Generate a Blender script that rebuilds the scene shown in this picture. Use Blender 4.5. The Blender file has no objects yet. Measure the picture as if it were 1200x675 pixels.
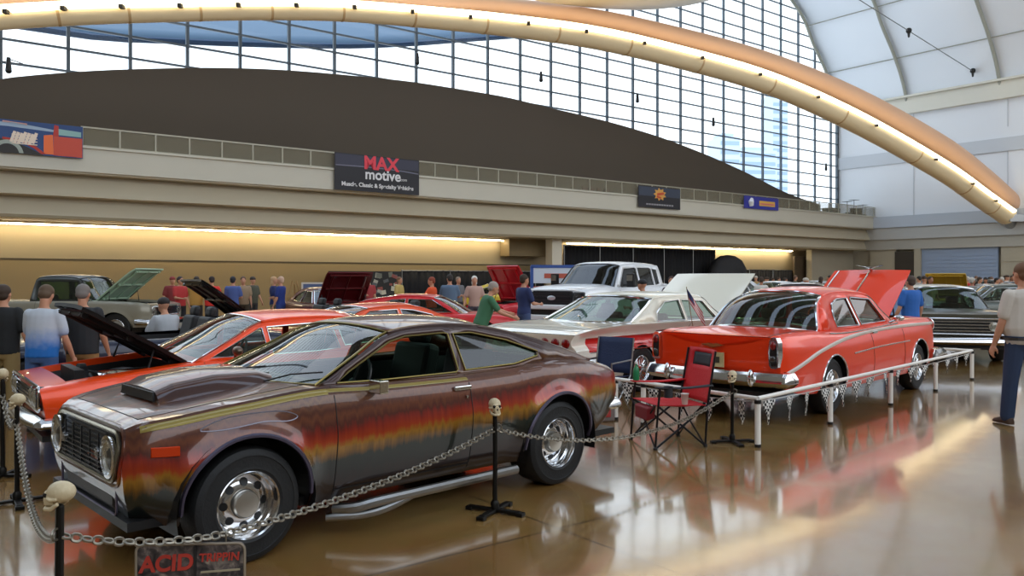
import bpy, bmesh, math, random
from mathutils import Vector, Matrix
import numpy as np
random.seed(7)
PI=math.pi
SC=bpy.context.scene
COL=SC.collection
F=950.0; EYE=1.65; HZ=326.0

# ------------------------------------------------------------------ colours and materials
def C(h,a=1.0):
    h=h.lstrip('#'); o=[]
    for i in (0,2,4):
        c=int(h[i:i+2],16)/255.0
        o.append(c/12.92 if c<=0.04045 else ((c+0.055)/1.055)**2.4)
    return (o[0],o[1],o[2],a)
_M={}
def mat(name,col='#808080',rough=0.5,metal=0.0,coat=0.0,emit=None,estr=0.0,noise=None,bump=None,spec=None,sheen=0.0):
    if name in _M: return _M[name]
    m=bpy.data.materials.new(name); m.use_nodes=True
    nt=m.node_tree; b=nt.nodes['Principled BSDF']
    c=C(col) if isinstance(col,str) else col
    b.inputs['Base Color'].default_value=c
    b.inputs['Roughness'].default_value=rough
    b.inputs['Metallic'].default_value=metal
    b.inputs['Coat Weight'].default_value=coat
    b.inputs['Coat Roughness'].default_value=0.04
    if spec is not None: b.inputs['Specular IOR Level'].default_value=spec
    if emit:
        b.inputs['Emission Color'].default_value=C(emit); b.inputs['Emission Strength'].default_value=estr
    if noise or bump:
        tc=nt.nodes.new('ShaderNodeTexCoord')
        n=nt.nodes.new('ShaderNodeTexNoise'); n.inputs['Scale'].default_value=(noise or bump)[0]; n.inputs['Detail'].default_value=5
        nt.links.new(tc.outputs['Object'],n.inputs['Vector'])
        if noise:
            mx=nt.nodes.new('ShaderNodeMix'); mx.data_type='RGBA'
            k=noise[1]
            mx.inputs[6].default_value=(c[0]*(1-k),c[1]*(1-k),c[2]*(1-k),1)
            mx.inputs[7].default_value=(min(1,c[0]*(1+k)),min(1,c[1]*(1+k)),min(1,c[2]*(1+k)),1)
            nt.links.new(n.outputs['Fac'],mx.inputs[0]); nt.links.new(mx.outputs[2],b.inputs['Base Color'])
        if bump:
            bp=nt.nodes.new('ShaderNodeBump'); bp.inputs['Strength'].default_value=bump[1]; bp.inputs['Distance'].default_value=0.02
            nt.links.new(n.outputs['Fac'],bp.inputs['Height']); nt.links.new(bp.outputs[0],b.inputs['Normal'])
    _M[name]=m; return m
def glassmat(name,tint='#b8c8bc',ior=1.5,refl=1.0):
    if name in _M: return _M[name]
    m=bpy.data.materials.new(name); m.use_nodes=True; nt=m.node_tree
    for n in list(nt.nodes): nt.nodes.remove(n)
    out=nt.nodes.new('ShaderNodeOutputMaterial'); t=nt.nodes.new('ShaderNodeBsdfTransparent'); g=nt.nodes.new('ShaderNodeBsdfGlossy')
    mx=nt.nodes.new('ShaderNodeMixShader'); fr=nt.nodes.new('ShaderNodeLayerWeight'); pw=nt.nodes.new('ShaderNodeMath'); pw.operation='POWER'; pw.inputs[1].default_value=4.6; ma=nt.nodes.new('ShaderNodeMath'); ma.operation='MULTIPLY_ADD'
    t.inputs[0].default_value=C(tint); g.inputs[0].default_value=(refl,refl,refl,1); g.inputs['Roughness'].default_value=0.02
    f0=((ior-1)/(ior+1))**2*1.6; fr.inputs[0].default_value=0.5; ma.inputs[1].default_value=(1-f0)*.75; ma.inputs[2].default_value=f0
    nt.links.new(fr.outputs['Facing'],pw.inputs[0]); nt.links.new(pw.outputs[0],ma.inputs[0]); nt.links.new(ma.outputs[0],mx.inputs[0]); nt.links.new(t.outputs[0],mx.inputs[1]); nt.links.new(g.outputs[0],mx.inputs[2]); nt.links.new(mx.outputs[0],out.inputs[0])
    _M[name]=m; return m
def paint(name,col,metal=0.15,rough=0.32,dirt=0.0):
    return mat(name,col,rough,metal,coat=0.55,spec=.35)
CHROME=mat('chrome','#d6d6d6',0.12,1.0)
STEEL=mat('brushed_steel','#a8a8a6',0.3,1.0)
BLACK=mat('black_plastic','#0c0c0d',0.45)
RUBBER=mat('tyre_rubber','#121212',0.62,bump=(60,0.15))
UPH=mat('black_upholstery','#141315',0.6)
DARK=mat('engine_black','#101011',0.5)
GLASS=glassmat('window_glass')
GLASSG=glassmat('green_tinted_glass','#8fae9a')
LENS=glassmat('lamp_lens','#f2f2ee',1.6)

# ------------------------------------------------------------------ object helpers
def tag(o,label=None,cat=None,group=None,kind=None):
    if label: o['label']=label
    if cat: o['category']=cat
    if group: o['group']=group
    if kind: o['kind']=kind
    return o
def empty(name,loc=(0,0,0),rz=0.0,label=None,cat=None,group=None):
    o=bpy.data.objects.new(name,None); COL.objects.link(o); o.location=loc; o.rotation_euler=(0,0,rz); o.empty_display_size=0.1
    return tag(o,label,cat,group)
def smooth_obj(o,ang=0.6):
    me=o.data
    me.polygons.foreach_set('use_smooth',[True]*len(me.polygons))
    bm=bmesh.new(); bm.from_mesh(me)
    for e in bm.edges:
        if len(e.link_faces)==2:
            e.smooth = e.calc_face_angle(0)<ang
    bm.to_mesh(me); bm.free()
class MB:
    def __init__(s): s.v=[]; s.f=[]; s.mi=[]; s.cur=0
    def add(s,vs,fs):
        b=len(s.v); s.v.extend([tuple(v) for v in vs]); s.f.extend([tuple(i+b for i in f) for f in fs]); s.mi.extend([s.cur]*len(fs)); return s
    def box(s,c,d,rot=None):
        hx,hy,hz=d[0]/2,d[1]/2,d[2]/2
        vs=[Vector((x*hx,y*hy,z*hz)) for x in(-1,1) for y in(-1,1) for z in(-1,1)]
        if rot is not None:
            R=rot if isinstance(rot,Matrix) else Matrix.Rotation(rot,3,'Z')
            vs=[R@v for v in vs]
        c=Vector(c); vs=[v+c for v in vs]
        return s.add(vs,[(0,1,3,2),(4,6,7,5),(0,4,5,1),(2,3,7,6),(0,2,6,4),(1,5,7,3)])
    def hexa(s,a,b):  # two quads (4 points each) joined
        vs=list(a)+list(b)
        return s.add(vs,[(0,3,2,1),(4,5,6,7),(0,1,5,4),(1,2,6,5),(2,3,7,6),(3,0,4,7)])
    def tube(s,pts,r,n=8,closed=False,cap=True,sq=None):
        pts=[Vector(p) for p in pts]; N=len(pts)
        rs=r if isinstance(r,(list,tuple)) else [r]*N
        vs=[];prev=None
        for i,p in enumerate(pts):
            if closed: d=(pts[(i+1)%N]-pts[i-1])
            else: d=(pts[min(i+1,N-1)]-pts[max(i-1,0)])
            if d.length<1e-9: d=Vector((0,0,1))
            d.normalize()
            if prev is None:
                a=Vector((0,0,1)) if abs(d.z)<0.9 else Vector((1,0,0))
                u=d.cross(a).normalized()
            else:
                u=(prev-d*prev.dot(d))
                if u.length<1e-6: u=d.cross(Vector((0,0,1)))
                u.normalize()
            prev=u; w=d.cross(u)
            rr=rs[i]
            ra,rb=(rr if isinstance(rr,(tuple,list)) else (rr,rr))
            for k in range(n):
                t=2*PI*(k+0.5)/n; vs.append(p+u*math.cos(t)*ra+w*math.sin(t)*rb)
        fs=[]
        M=N if closed else N-1
        for i in range(M):
            j=(i+1)%N
            for k in range(n):
                l=(k+1)%n; fs.append((i*n+k,i*n+l,j*n+l,j*n+k))
        if cap and not closed: fs.append(tuple(range(n-1,-1,-1))); fs.append(tuple((N-1)*n+k for k in range(n)))
        return s.add(vs,fs)
    def cyl(s,a,b,r,r2=None,n=16): return s.tube([a,b],[r,r if r2 is None else r2],n)
    def sph(s,c,r,nu=14,nv=9,rot=None):
        r=(r,r,r) if isinstance(r,(int,float)) else r
        vs=[];fs=[]
        c=Vector(c)
        for j in range(nv+1):
            ph=PI*j/nv
            for i in range(nu):
                th=2*PI*i/nu
                v=Vector((r[0]*math.sin(ph)*math.cos(th),r[1]*math.sin(ph)*math.sin(th),r[2]*math.cos(ph)))
                if rot is not None: v=rot@v
                vs.append(v+c)
        for j in range(nv):
            for i in range(nu):
                k=(i+1)%nu; fs.append((j*nu+i,(j+1)*nu+i,(j+1)*nu+k,j*nu+k))
        return s.add(vs,fs)
    def lathe(s,prof,c=(0,0,0),axis='Z',n=32,closed=False):
        vs=[];fs=[];c=Vector(c)
        for (r,h) in prof:
            for k in range(n):
                t=2*PI*k/n; a,b=r*math.cos(t),r*math.sin(t)
                v={'Z':(a,b,h),'Y':(a,h,b),'X':(h,a,b)}[axis]
                vs.append(Vector(v)+c)
        P=len(prof)
        for i in range(P if closed else P-1):
            j=(i+1)%P
            for k in range(n):
                l=(k+1)%n; fs.append((i*n+k,i*n+l,j*n+l,j*n+k))
        return s.add(vs,fs)
    def grid(s,fn,nu,nv,wrap=False):
        vs=[fn(i/nu,j/nv) for i in range(nu+1) for j in range(nv+1)]
        fs=[(i*(nv+1)+j,(i+1)*(nv+1)+j,(i+1)*(nv+1)+j+1,i*(nv+1)+j+1) for i in range(nu) for j in range(nv)]
        return s.add(vs,fs)
    def loft(s,rings,cap=True):
        n=len(rings[0]); vs=[p for r in rings for p in r]; fs=[]
        for i in range(len(rings)-1):
            for k in range(n):
                l=(k+1)%n; fs.append((i*n+k,i*n+l,(i+1)*n+l,(i+1)*n+k))
        if cap: fs.append(tuple(range(n-1,-1,-1))); fs.append(tuple((len(rings)-1)*n+k for k in range(n)))
        return s.add(vs,fs)
    def prism(s,poly,z0,z1):
        n=len(poly)
        vs=[(p[0],p[1],z0) for p in poly]+[(p[0],p[1],z1) for p in poly]
        return s.add(vs,[tuple(range(n-1,-1,-1)),tuple(range(n,2*n))]+[(i,(i+1)%n,n+(i+1)%n,n+i) for i in range(n)])
    def build(s,name,m,parent=None,smooth=True,ang=0.6,merge=True,fixn=True,sol=None):
        me=bpy.data.meshes.new(name); me.from_pydata(s.v,[],s.f)
        ms=m if isinstance(m,(list,tuple)) else [m]
        for x in ms: me.materials.append(x)
        if len(ms)>1: me.polygons.foreach_set('material_index',s.mi)
        bm=bmesh.new(); bm.from_mesh(me)
        if merge: bmesh.ops.remove_doubles(bm,verts=bm.verts,dist=1e-5)
        if fixn: bmesh.ops.recalc_face_normals(bm,faces=bm.faces)
        bm.to_mesh(me); bm.free()
        o=bpy.data.objects.new(name,me); COL.objects.link(o)
        if parent is not None: o.parent=parent
        if smooth: smooth_obj(o,ang)
        if sol:
            md=o.modifiers.new('thickness','SOLIDIFY'); md.thickness=sol; md.offset=0
        return o
def bevel(o,w=0.01,seg=2):
    m=o.modifiers.new('soft_edges','BEVEL'); m.width=w; m.segments=seg; m.limit_method='ANGLE'; m.angle_limit=0.6
    return o
def bake(o):
    dg=bpy.context.evaluated_depsgraph_get(); dg.update()
    me=bpy.data.meshes.new_from_object(o.evaluated_get(dg)); old=o.data; o.modifiers.clear(); o.data=me
    return o
def copy_tree(o,parent=None):
    c=o.copy(); COL.objects.link(c); c.parent=parent
    for ch in list(KIDS(o)): copy_tree(ch,c)
    return c
def KIDS(o): return [x for x in bpy.data.objects if x.parent==o]
def text_mesh(name,body,size,m,parent,M,depth=0.004,align='CENTER',bold=0.0,shear=0.0):
    cu=bpy.data.curves.new(name,'FONT'); cu.body=body; cu.size=size; cu.extrude=depth; cu.align_x=align; cu.align_y='CENTER'; cu.offset=bold; cu.shear=shear
    t=bpy.data.objects.new(name+'_tmp',cu); COL.objects.link(t)
    dg=bpy.context.evaluated_depsgraph_get(); dg.update()
    me=bpy.data.meshes.new_from_object(t.evaluated_get(dg)); bpy.data.objects.remove(t); bpy.data.curves.remove(cu)
    me.materials.clear(); me.materials.append(m)
    o=bpy.data.objects.new(name,me); COL.objects.link(o); o.parent=parent; o.matrix_local=M
    return o
def interp(pts,x):
    # monotone cubic through points
    n=len(pts)
    if x<=pts[0][0]: return pts[0][1]
    if x>=pts[-1][0]: return pts[-1][1]
    X=[p[0] for p in pts]; Y=[p[1] for p in pts]
    h=[X[i+1]-X[i] for i in range(n-1)]; d=[(Y[i+1]-Y[i])/h[i] for i in range(n-1)]
    m=[0]*n; m[0]=d[0]; m[-1]=d[-1]
    for i in range(1,n-1):
        if d[i-1]*d[i]<=0: m[i]=0
        else:
            w1=2*h[i]+h[i-1]; w2=h[i]+2*h[i-1]; m[i]=(w1+w2)/(w1/d[i-1]+w2/d[i])
    for i in range(n-1):
        if X[i]<=x<=X[i+1]:
            t=(x-X[i])/h[i]
            return ((1+2*t)*(1-t)**2*Y[i]+t*(1-t)**2*h[i]*m[i]+t*t*(3-2*t)*Y[i+1]+t*t*(t-1)*h[i]*m[i+1])
def lin(pts,x):
    if x<=pts[0][0]: return pts[0][1]
    for a,b in zip(pts,pts[1:]):
        if x<=b[0]: return a[1]+(b[1]-a[1])*(x-a[0])/(b[0]-a[0])
    return pts[-1][1]
def crom(pts,n=8,closed=False):
    P=[Vector(p) for p in pts]; out=[]; N=len(P)
    for i in range(N if closed else N-1):
        p1=P[i]; p2=P[(i+1)%N]
        p0=P[i-1] if (i>0 or closed) else p1*2-p2
        p3=P[(i+2)%N] if (i+2<N or closed) else p2*2-p1
        for k in range(n):
            t=k/n
            out.append(0.5*((2*p1)+(p2-p0)*t+(2*p0-5*p1+4*p2-p3)*t*t+(3*p1-p0-3*p2+p3)*t**3))
    if not closed: out.append(P[-1])
    return out
# ------------------------------------------------------------------ where things stand (metres, eye at the origin, height 1.65)
def at(px,d,z=0.0): return Vector(((px-600)/F*d,d,z))          # a point at depth d
def ground(px,py):
    d=F*EYE/(py-HZ); return at(px,d)
UX,UY=0.7926,0.6097
def ST(s,t,z=0.0): return Vector((s*UX-t*UY,s*UY+t*UX,z))      # hall frame: s along the balcony, t towards it
def on_t(px,py,t):
    k=(px-600)/F; d=t/(UX-UY*k); return Vector((k*d,d,EYE+(HZ-py)*d/F))
def s_of(px,t):
    k=(px-600)/F; return t*(UX*k+UY)/(UX-UY*k)
HALL=Matrix(((UX,-UY,0,0),(UY,UX,0,0),(0,0,1,0),(0,0,0,1)))
HANG=math.atan2(UY,UX)
def hall(o): o.matrix_world=HALL@o.matrix_world if False else HALL; return o

# ------------------------------------------------------------------ camera, world
cam=bpy.data.cameras.new('camera'); co=bpy.data.objects.new('camera',cam); COL.objects.link(co)
co.location=(0,0,EYE); co.rotation_euler=(PI/2,0,0)
cam.sensor_width=36; cam.lens=36*F/1200; cam.shift_y=-(337.5-HZ)/1200; cam.clip_end=600
SC.camera=co
SC.view_settings.view_transform='Standard'; SC.view_settings.look='None'; SC.view_settings.gamma=1; SC.view_settings.exposure=0.70
SC.view_settings.use_curve_mapping=False
w=bpy.data.worlds.new('sky'); SC.world=w; w.use_nodes=True; nt=w.node_tree
bg=nt.nodes['Background']
tc=nt.nodes.new('ShaderNodeTexCoord'); sp=nt.nodes.new('ShaderNodeSeparateXYZ'); rp=nt.nodes.new('ShaderNodeValToRGB')
nt.links.new(tc.outputs['Generated'],sp.inputs[0]); nt.links.new(sp.outputs['Z'],rp.inputs[0]); nt.links.new(rp.outputs[0],bg.inputs[0])
rp.color_ramp.elements[0].color=(0.86,0.92,1.0,1); rp.color_ramp.elements[1].color=(0.62,0.80,1.08,1)
rp.color_ramp.elements.new(0.35).color=(0.93,0.97,1.0,1)
bg.inputs[1].default_value=1.5
# ================================================================== the hall
WARM=mat('hall_stone','#b9b09a',0.75,noise=(0.35,0.06))
PARA=mat('parapet_panel','#c9c6b8',0.6,noise=(0.5,0.04))
WALLB=mat('tan_wall','#93856a',0.8,noise=(0.3,0.05))
STONE=mat('stone_cladding','#a79f8c',0.75,noise=(0.8,0.08))
WHITE=mat('white_fabric_panel','#dfe3e8',0.7,noise=(0.1,0.02))
def floor_mat():
    m=mat('stained_concrete','#8a6a3e',0.16); nt=m.node_tree; b=nt.nodes['Principled BSDF']
    tc=nt.nodes.new('ShaderNodeTexCoord')
    n1=nt.nodes.new('ShaderNodeTexNoise'); n1.inputs['Scale'].default_value=0.45; n1.inputs['Detail'].default_value=8; n1.inputs['Roughness'].default_value=0.62; n1.inputs['Distortion'].default_value=0.4
    n2=nt.nodes.new('ShaderNodeTexNoise'); n2.inputs['Scale'].default_value=5; n2.inputs['Detail'].default_value=8
    nt.links.new(tc.outputs['Object'],n1.inputs['Vector']); nt.links.new(tc.outputs['Object'],n2.inputs['Vector'])
    r=nt.nodes.new('ShaderNodeValToRGB'); nt.links.new(n1.outputs['Fac'],r.inputs[0])
    e=r.color_ramp.elements; e[0].position=0.3; e[0].color=C('#6e4e28'); e[1].position=0.72; e[1].color=C('#a48c68')
    e.new(0.45).color=C('#8a6434'); e.new(0.58).color=C('#9a7a48')
    mx=nt.nodes.new('ShaderNodeMix'); mx.data_type='RGBA'; mx.blend_type='OVERLAY'; mx.inputs[0].default_value=0.12
    nt.links.new(r.outputs[0],mx.inputs[6]); nt.links.new(n2.outputs['Color'],mx.inputs[7])
    # saw-cut joints every 3 m
    sx=nt.nodes.new('ShaderNodeSeparateXYZ'); nt.links.new(tc.outputs['Object'],sx.inputs[0])
    lines=[]
    for ax,off in (('X',1.1),('Y',0.55)):
        a=nt.nodes.new('ShaderNodeMath'); a.operation='ADD'; a.inputs[1].default_value=off; nt.links.new(sx.outputs[ax],a.inputs[0])
        q=nt.nodes.new('ShaderNodeMath'); q.operation='PINGPONG'; q.inputs[1].default_value=2.3; nt.links.new(a.outputs[0],q.inputs[0])
        l=nt.nodes.new('ShaderNodeMath'); l.operation='LESS_THAN'; l.inputs[1].default_value=0.007; nt.links.new(q.outputs[0],l.inputs[0]); lines.append(l)
    mxl=nt.nodes.new('ShaderNodeMath'); mxl.operation='MAXIMUM'; nt.links.new(lines[0].outputs[0],mxl.inputs[0]); nt.links.new(lines[1].outputs[0],mxl.inputs[1])
    m2=nt.nodes.new('ShaderNodeMix'); m2.data_type='RGBA'; nt.links.new(mxl.outputs[0],m2.inputs[0]); nt.links.new(mx.outputs[2],m2.inputs[6]); m2.inputs[7].default_value=C('#3a2a18')
    nt.links.new(m2.outputs[2],b.inputs['Base Color'])
    rr=nt.nodes.new('ShaderNodeMapRange'); rr.inputs[3].default_value=0.12; rr.inputs[4].default_value=0.30
    nt.links.new(n2.outputs['Fac'],rr.inputs[0]); nt.links.new(rr.outputs[0],b.inputs['Roughness'])
    b.inputs['Coat Weight'].default_value=1.0; b.inputs['Coat IOR'].default_value=1.7; b.inputs['Coat Roughness'].default_value=0.09; b.inputs['Specular IOR Level'].default_value=0.6
    bp=nt.nodes.new('ShaderNodeBump'); bp.inputs['Strength'].default_value=0.10; bp.inputs['Distance'].default_value=0.01
    n3=nt.nodes.new('ShaderNodeTexNoise'); n3.inputs['Scale'].default_value=2.2; n3.inputs['Detail'].default_value=3
    nt.links.new(tc.outputs['Object'],n3.inputs['Vector']); nt.links.new(n3.outputs['Fac'],bp.inputs['Height']); nt.links.new(bp.outputs[0],b.inputs['Normal']); nt.links.new(bp.outputs[0],b.inputs['Coat Normal'])
    return m
def struct(name,mb,m,smooth=False,**k):
    o=mb.build(name,m,None,smooth,**k); o.matrix_world=HALL; o['kind']='structure'; return o
TB=35.0; TG=38.4; SR=65.2; S0=-22; TN=-14
b=MB(); b.box(((S0+SR)/2,(TN+44)/2,-0.1),(SR-S0+2,44-TN,0.2)); struct('floor',b,floor_mat())
# ---- balcony: stepped fascia wrapping round the far corner, deck and soffit
def fascia(mb,t_off,z0,z1,th,wrap=True):
    mb.box(((S0+SR)/2,TB+t_off+th/2,(z0+z1)/2),(SR-S0,th,z1-z0))
    if wrap: mb.box((SR-t_off-th/2-0.05,(TN+TB)/2,(z0+z1)/2),(th,TB-TN,z1-z0))
b=MB()
b.box(((S0+SR)/2,TB+0.12,6.23),(SR-S0,0.24,0.92))
struct('trim_1',b,PARA)
b=MB(); b.box(((S0+SR)/2,TB+0.03,6.72),(SR-S0,0.24,0.07)); struct('trim_2',b,PARA)
def profile_beam(name,prof,m):
    b=MB(); n=len(prof)
    vs=[(S0,TB+t,z) for t,z in prof]+[(SR,TB+t,z) for t,z in prof]
    b.add(vs,[(i,i+1,n+i+1,n+i) for i in range(n-1)]); return struct(name,b,m)
# upper band leans out at its foot, lower band set further back
profile_beam('trim_3',[(0.75,5.80),(0.62,5.55),(0.38,4.95),(0.34,4.82),(0.42,4.80),(0.9,4.80)],WARM)
profile_beam('trim_4',[(0.95,4.82),(0.9,4.6),(0.72,4.1),(0.70,3.98),(0.78,3.95),(1.1,3.95)],WARM)
b=MB()
b.box(((S0+SR)/2,37.2,5.78),(SR-S0,4.2,0.16))     # deck
b.box(((S0+SR)/2,36.75,4.82),(SR-S0,1.9,0.06))
struct('ceiling_2',b,WARM)
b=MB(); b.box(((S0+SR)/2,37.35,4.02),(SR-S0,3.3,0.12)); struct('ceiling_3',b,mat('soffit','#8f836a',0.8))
# right-hand wall bands
b=MB(); b.box((SR-0.35,(TN+TB)/2+.2,6.23),(0.3,TB-TN,0.92)); struct('trim_5',b,mat('blue_white_band','#b9c2cd',0.7))
b=MB(); b.box((SR-0.25,(TN+TB)/2+.6,5.28),(0.3,TB-TN+.8,0.94)); struct('trim_6',b,mat('band_grey','#b4b5b2',0.7))
b=MB(); b.box((SR-0.12,(TN+TB)/2+.8,4.4),(0.3,TB-TN+1.2,0.84)); struct('trim_7',b,mat('band_warm','#a9a69c',0.7))
# back wall under the balcony with a reveal line, ends at the drape bay
b=MB()
sA=S0; sB=s_of(590,TG); sC=s_of(641,TG)
b.box(((sA+sC)/2,TG+0.15,2.0),(sC-sA,0.3,3.96))
b.box(((sC+SR)/2,TG+0.75,2.0),(SR-sC,0.3,3.96))
struct('wall_back',b,WALLB)
b=MB(); b.box(((sA+sC)/2,TG-0.03,2.44),(sC-sA,0.06,0.05)); struct('trim_8',b,mat('reveal_shadow_gap','#4a3f2e',0.8))
b=MB(); b.box(((sA+sC)/2,TG-0.02,1.2),(sC-sA,0.05,2.40)); struct('trim_9',b,mat('lower_tan_wall','#8d7a55',0.8,noise=(0.3,0.05)))
# columns and the far stone bay
b=MB()
b.box((s_of(649,36.6),36.6,2.0),(0.75,0.6,4.0)); struct('trim_10',b,mat('pale_column','#cfc9b8',0.7))
b=MB(); s1=s_of(595,37.6); s2=s_of(640,37.6)
b.box(((s1+s2)/2,37.9,3.45),(s2-s1,0.9,1.0)); struct('trim_11',b,mat('bulkhead','#7a6a4c',0.8))
b=MB(); s1=s_of(952,37); b.box(((s1+SR)/2,37.3,2.0),(SR-s1,0.5,3.95))
for z in (0.9,1.9,2.9): b.box(((s1+SR)/2,37.04,z),(SR-s1,0.03,0.05))
struct('trim_12',b,STONE)
b=MB(); s1=s_of(932,37.8); s2=s_of(953,37.8); b.box(((s1+s2)/2,37.95,1.7),(s2-s1,0.2,3.4)); struct('door_1',b,mat('brown_door','#4a3c2a',0.6))
# ---- curved dark wall behind the balcony
arc=[(-60,104),(0,93),(60,87),(120,83),(180,81),(250,80),(330,82.5),(400,88),(500,99),(580,112),(640,126),(700,140),(760,157),(820,179),(870,201),(925,228),(960,240)]
TA=37.9
pts=[]
for px,py in arc:
    p=on_t(px,py,TA); pts.append((s_of(px,TA),p.z))
b=MB(); N=90; sa,sb=S0,pts[-1][0]
pts=[(S0,pts[0][1]-3.0)]+pts
for i in range(N):
    a=sa+(sb-sa)*i/N; c=sa+(sb-sa)*(i+1)/N
    za=interp(pts,a); zc=interp(pts,c)
    b.hexa([(a,TA-.12,5.8),(c,TA-.12,5.8),(c,TA-.12,zc),(a,TA-.12,za)],[(a,TA+.12,5.8),(c,TA+.12,5.8),(c,TA+.12,zc),(a,TA+.12,za)])
o=b.build('wall_arched',mat('dark_taupe_wall','#50463a',0.85,noise=(0.12,0.10)),None,False); o.matrix_world=HALL; o['kind']='structure'
# ---- glass wall: mullions and panes
MULL=mat('mullion_grey','#59636b',0.5,0.3)
b=MB()
k=-8
while True:
    s=6.0+2.42*k; k+=1
    if s>SR: break
    b.box((s,TG+0.05,16.5),(0.13,0.16,22))
b.box((SR-0.1,TG+.05,16.5),(0.3,0.2,22))
z=5.6
while z<27:
    b.box(((S0+SR)/2,TG,z),(SR-S0,0.10,0.09)); z+=0.95
o=struct('window_1',b,MULL)
b=MB(); b.add([(S0,TG+.12,5.6),(SR,TG+.12,5.6),(SR,TG+.12,27),(S0,TG+.12,27)],[(0,1,2,3)])
g=b.build('glass',glassmat('hall_glass','#eef6fb',1.2),o,False); 
# ---- right-hand wall and vault
b=MB(); b.box((SR+0.15,(TN+TG)/2,10.9),(0.3,TG-TN,8.9)); struct('wall_right',b,WHITE)
b=MB()
for t in (31.9,25.0,18.2,11.4): b.box((SR-0.02,t,8.9),(0.05,0.06,4.4)); b.box((SR-0.02,t,14),(0.05,0.06,2.4))
b.box((SR-0.06,(TN+TG)/2,11.5),(0.14,TG-TN,1.0)); struct('trim_13',b,mat('grey_wall_band','#c4c9cf',0.7))
b=MB(); b.box((SR-0.2,(TN+TG)/2,15.5),(0.5,TG-TN,1.3)); b.box((SR-0.35,(TN+TG)/2,16.2),(0.8,TG-TN,0.16)); struct('trim_14',b,mat('cream_cornice','#d4d2c6',0.7))
b=MB()
b.box((SR+.35,(TN+TG)/2,3.2),(0.2,TG-TN,6.6))
b.box((SR-0.02,34.4,2.0),(0.2,2.2,3.96))   # stone right of corner
b.box((SR-.02,(TN+25.4)/2,2.0),(0.3,25.4-TN,3.96))
for z in (0.9,1.9,2.9): b.box((SR-0.2,(TN+25.4)/2,z),(0.03,25.4-TN,0.05))
struct('wall_right_lower',b,STONE)
def t_at(px,s):
    k=(px-600)/F; return s*(UX-UY*k)/(UX*k+UY)
ta,tb_=t_at(1080,SR),t_at(1170,SR)
b=MB(); b.box((SR+.02,(ta+tb_)/2,2.6),(0.2,ta-tb_,2.8)); 
for z in np.arange(1.4,4.0,0.28): b.box((SR-.09,(ta+tb_)/2,float(z)),(0.03,ta-tb_,0.03))
o=struct('door_2',b,mat('blue_grey_shutter','#8c9cb4',0.6))
b=MB(); b.box((SR+.05,(ta+tb_)/2,0.7),(0.2,ta-tb_,1.4)); struct('door_3',b,mat('grey_shutter','#6f6b66',0.7))
b=MB(); tc1,td1=t_at(1050,SR),t_at(1074,SR); b.box((SR-.05,(tc1+td1)/2,1.9),(0.3,tc1-td1,3.8)); struct('door_4',b,mat('dark_opening','#3b352c',0.8))
b=MB(); te=t_at(1077,SR); b.box((SR-.1,te,2),(0.4,0.5,4)); struct('trim_15',b,STONE)
# vault: profile (s,z), drawn along t
vp=[(65.2,15.6),(64.3,17.6),(62.9,19.5),(61.1,21.4),(59.9,23.0),(57.9,24.4),(54.5,26.2),(50,28),(44,29.5)]
VP=[(p.x,p.y) for p in crom([Vector((a,c,0)) for a,c in vp],4)]
b=MB()
for i in range(len(VP)-1):
    (a,za),(c,zc)=VP[i],VP[i+1]
    b.add([(a,5,za),(a,TG,za),(c,TG,zc),(c,5,zc)],[(0,1,2,3)])
o=b.build('ceiling',WHITE,None,True,ang=1.0,sol=0.06); o.matrix_world=HALL; o['kind']='structure'
RIB=mat('vault_rib','#9b9d92',0.6)
b=MB()
for t in (38.2,32.3,25.4,18.6,11.8):
    b.tube([(s-0.16,t,z-0.12) for s,z in VP],0.13,8)
struct('trim_16',b,RIB,smooth=True)
b=MB()
for s,z in ((63.2,19.1),(60.2,22.55),(57.0,24.9)):
    b.tube([(s-.08,5,z-0.08),(s-.08,TG,z-0.08)],0.045,6)
struct('trim_17',b,RIB,smooth=True)
# hanging membrane roof over the middle of the hall: edge seen at the top of the frame
edge=[(560,-30),(620,-2),(680,7),(740,11),(790,8),(830,0),(860,-14),(900,-40)]
tr=30.5; pr=[]
for px,py in edge:
    p=on_t(px,py,tr); pr.append((s_of(px,tr),p.z))
b=MB()
b.grid(lambda u,v:(pr[0][0]+(pr[-1][0]-pr[0][0])*u, tr-10*v, interp(pr,pr[0][0]+(pr[-1][0]-pr[0][0])*u)+1.5*v),30,4)
o=b.build('ceiling_4',mat('roof_membrane','#c9c2b4',0.7),None,True,sol=0.08); o.matrix_world=HALL; o['kind']='structure'
# unseen high roof added to dim the hall; long skylight slots let daylight through
b=MB(); t=TN
while t<30:
    wd=6.6; b.box(((S0+46)/2,t+wd/2,27.0),(46-S0,wd,0.4)); t+=wd+2.6
struct('ceiling_5',b,mat('roof_panel','#8f8b82',0.8))
b=MB(); b.box(((S0+SR)/2,TN-.2,4.5),(SR-S0,.4,9)); struct('wall_near',b,mat('near_wall','#8f8a80',.8))  # unseen wall, kept low so sky light from behind the camera reaches the cars
b=MB(); b.box((S0-.2,(TN+TG)/2,14),(.4,TG-TN,28)); struct('wall_left',b,mat('left_wall','#7a7468',.8))
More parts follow.
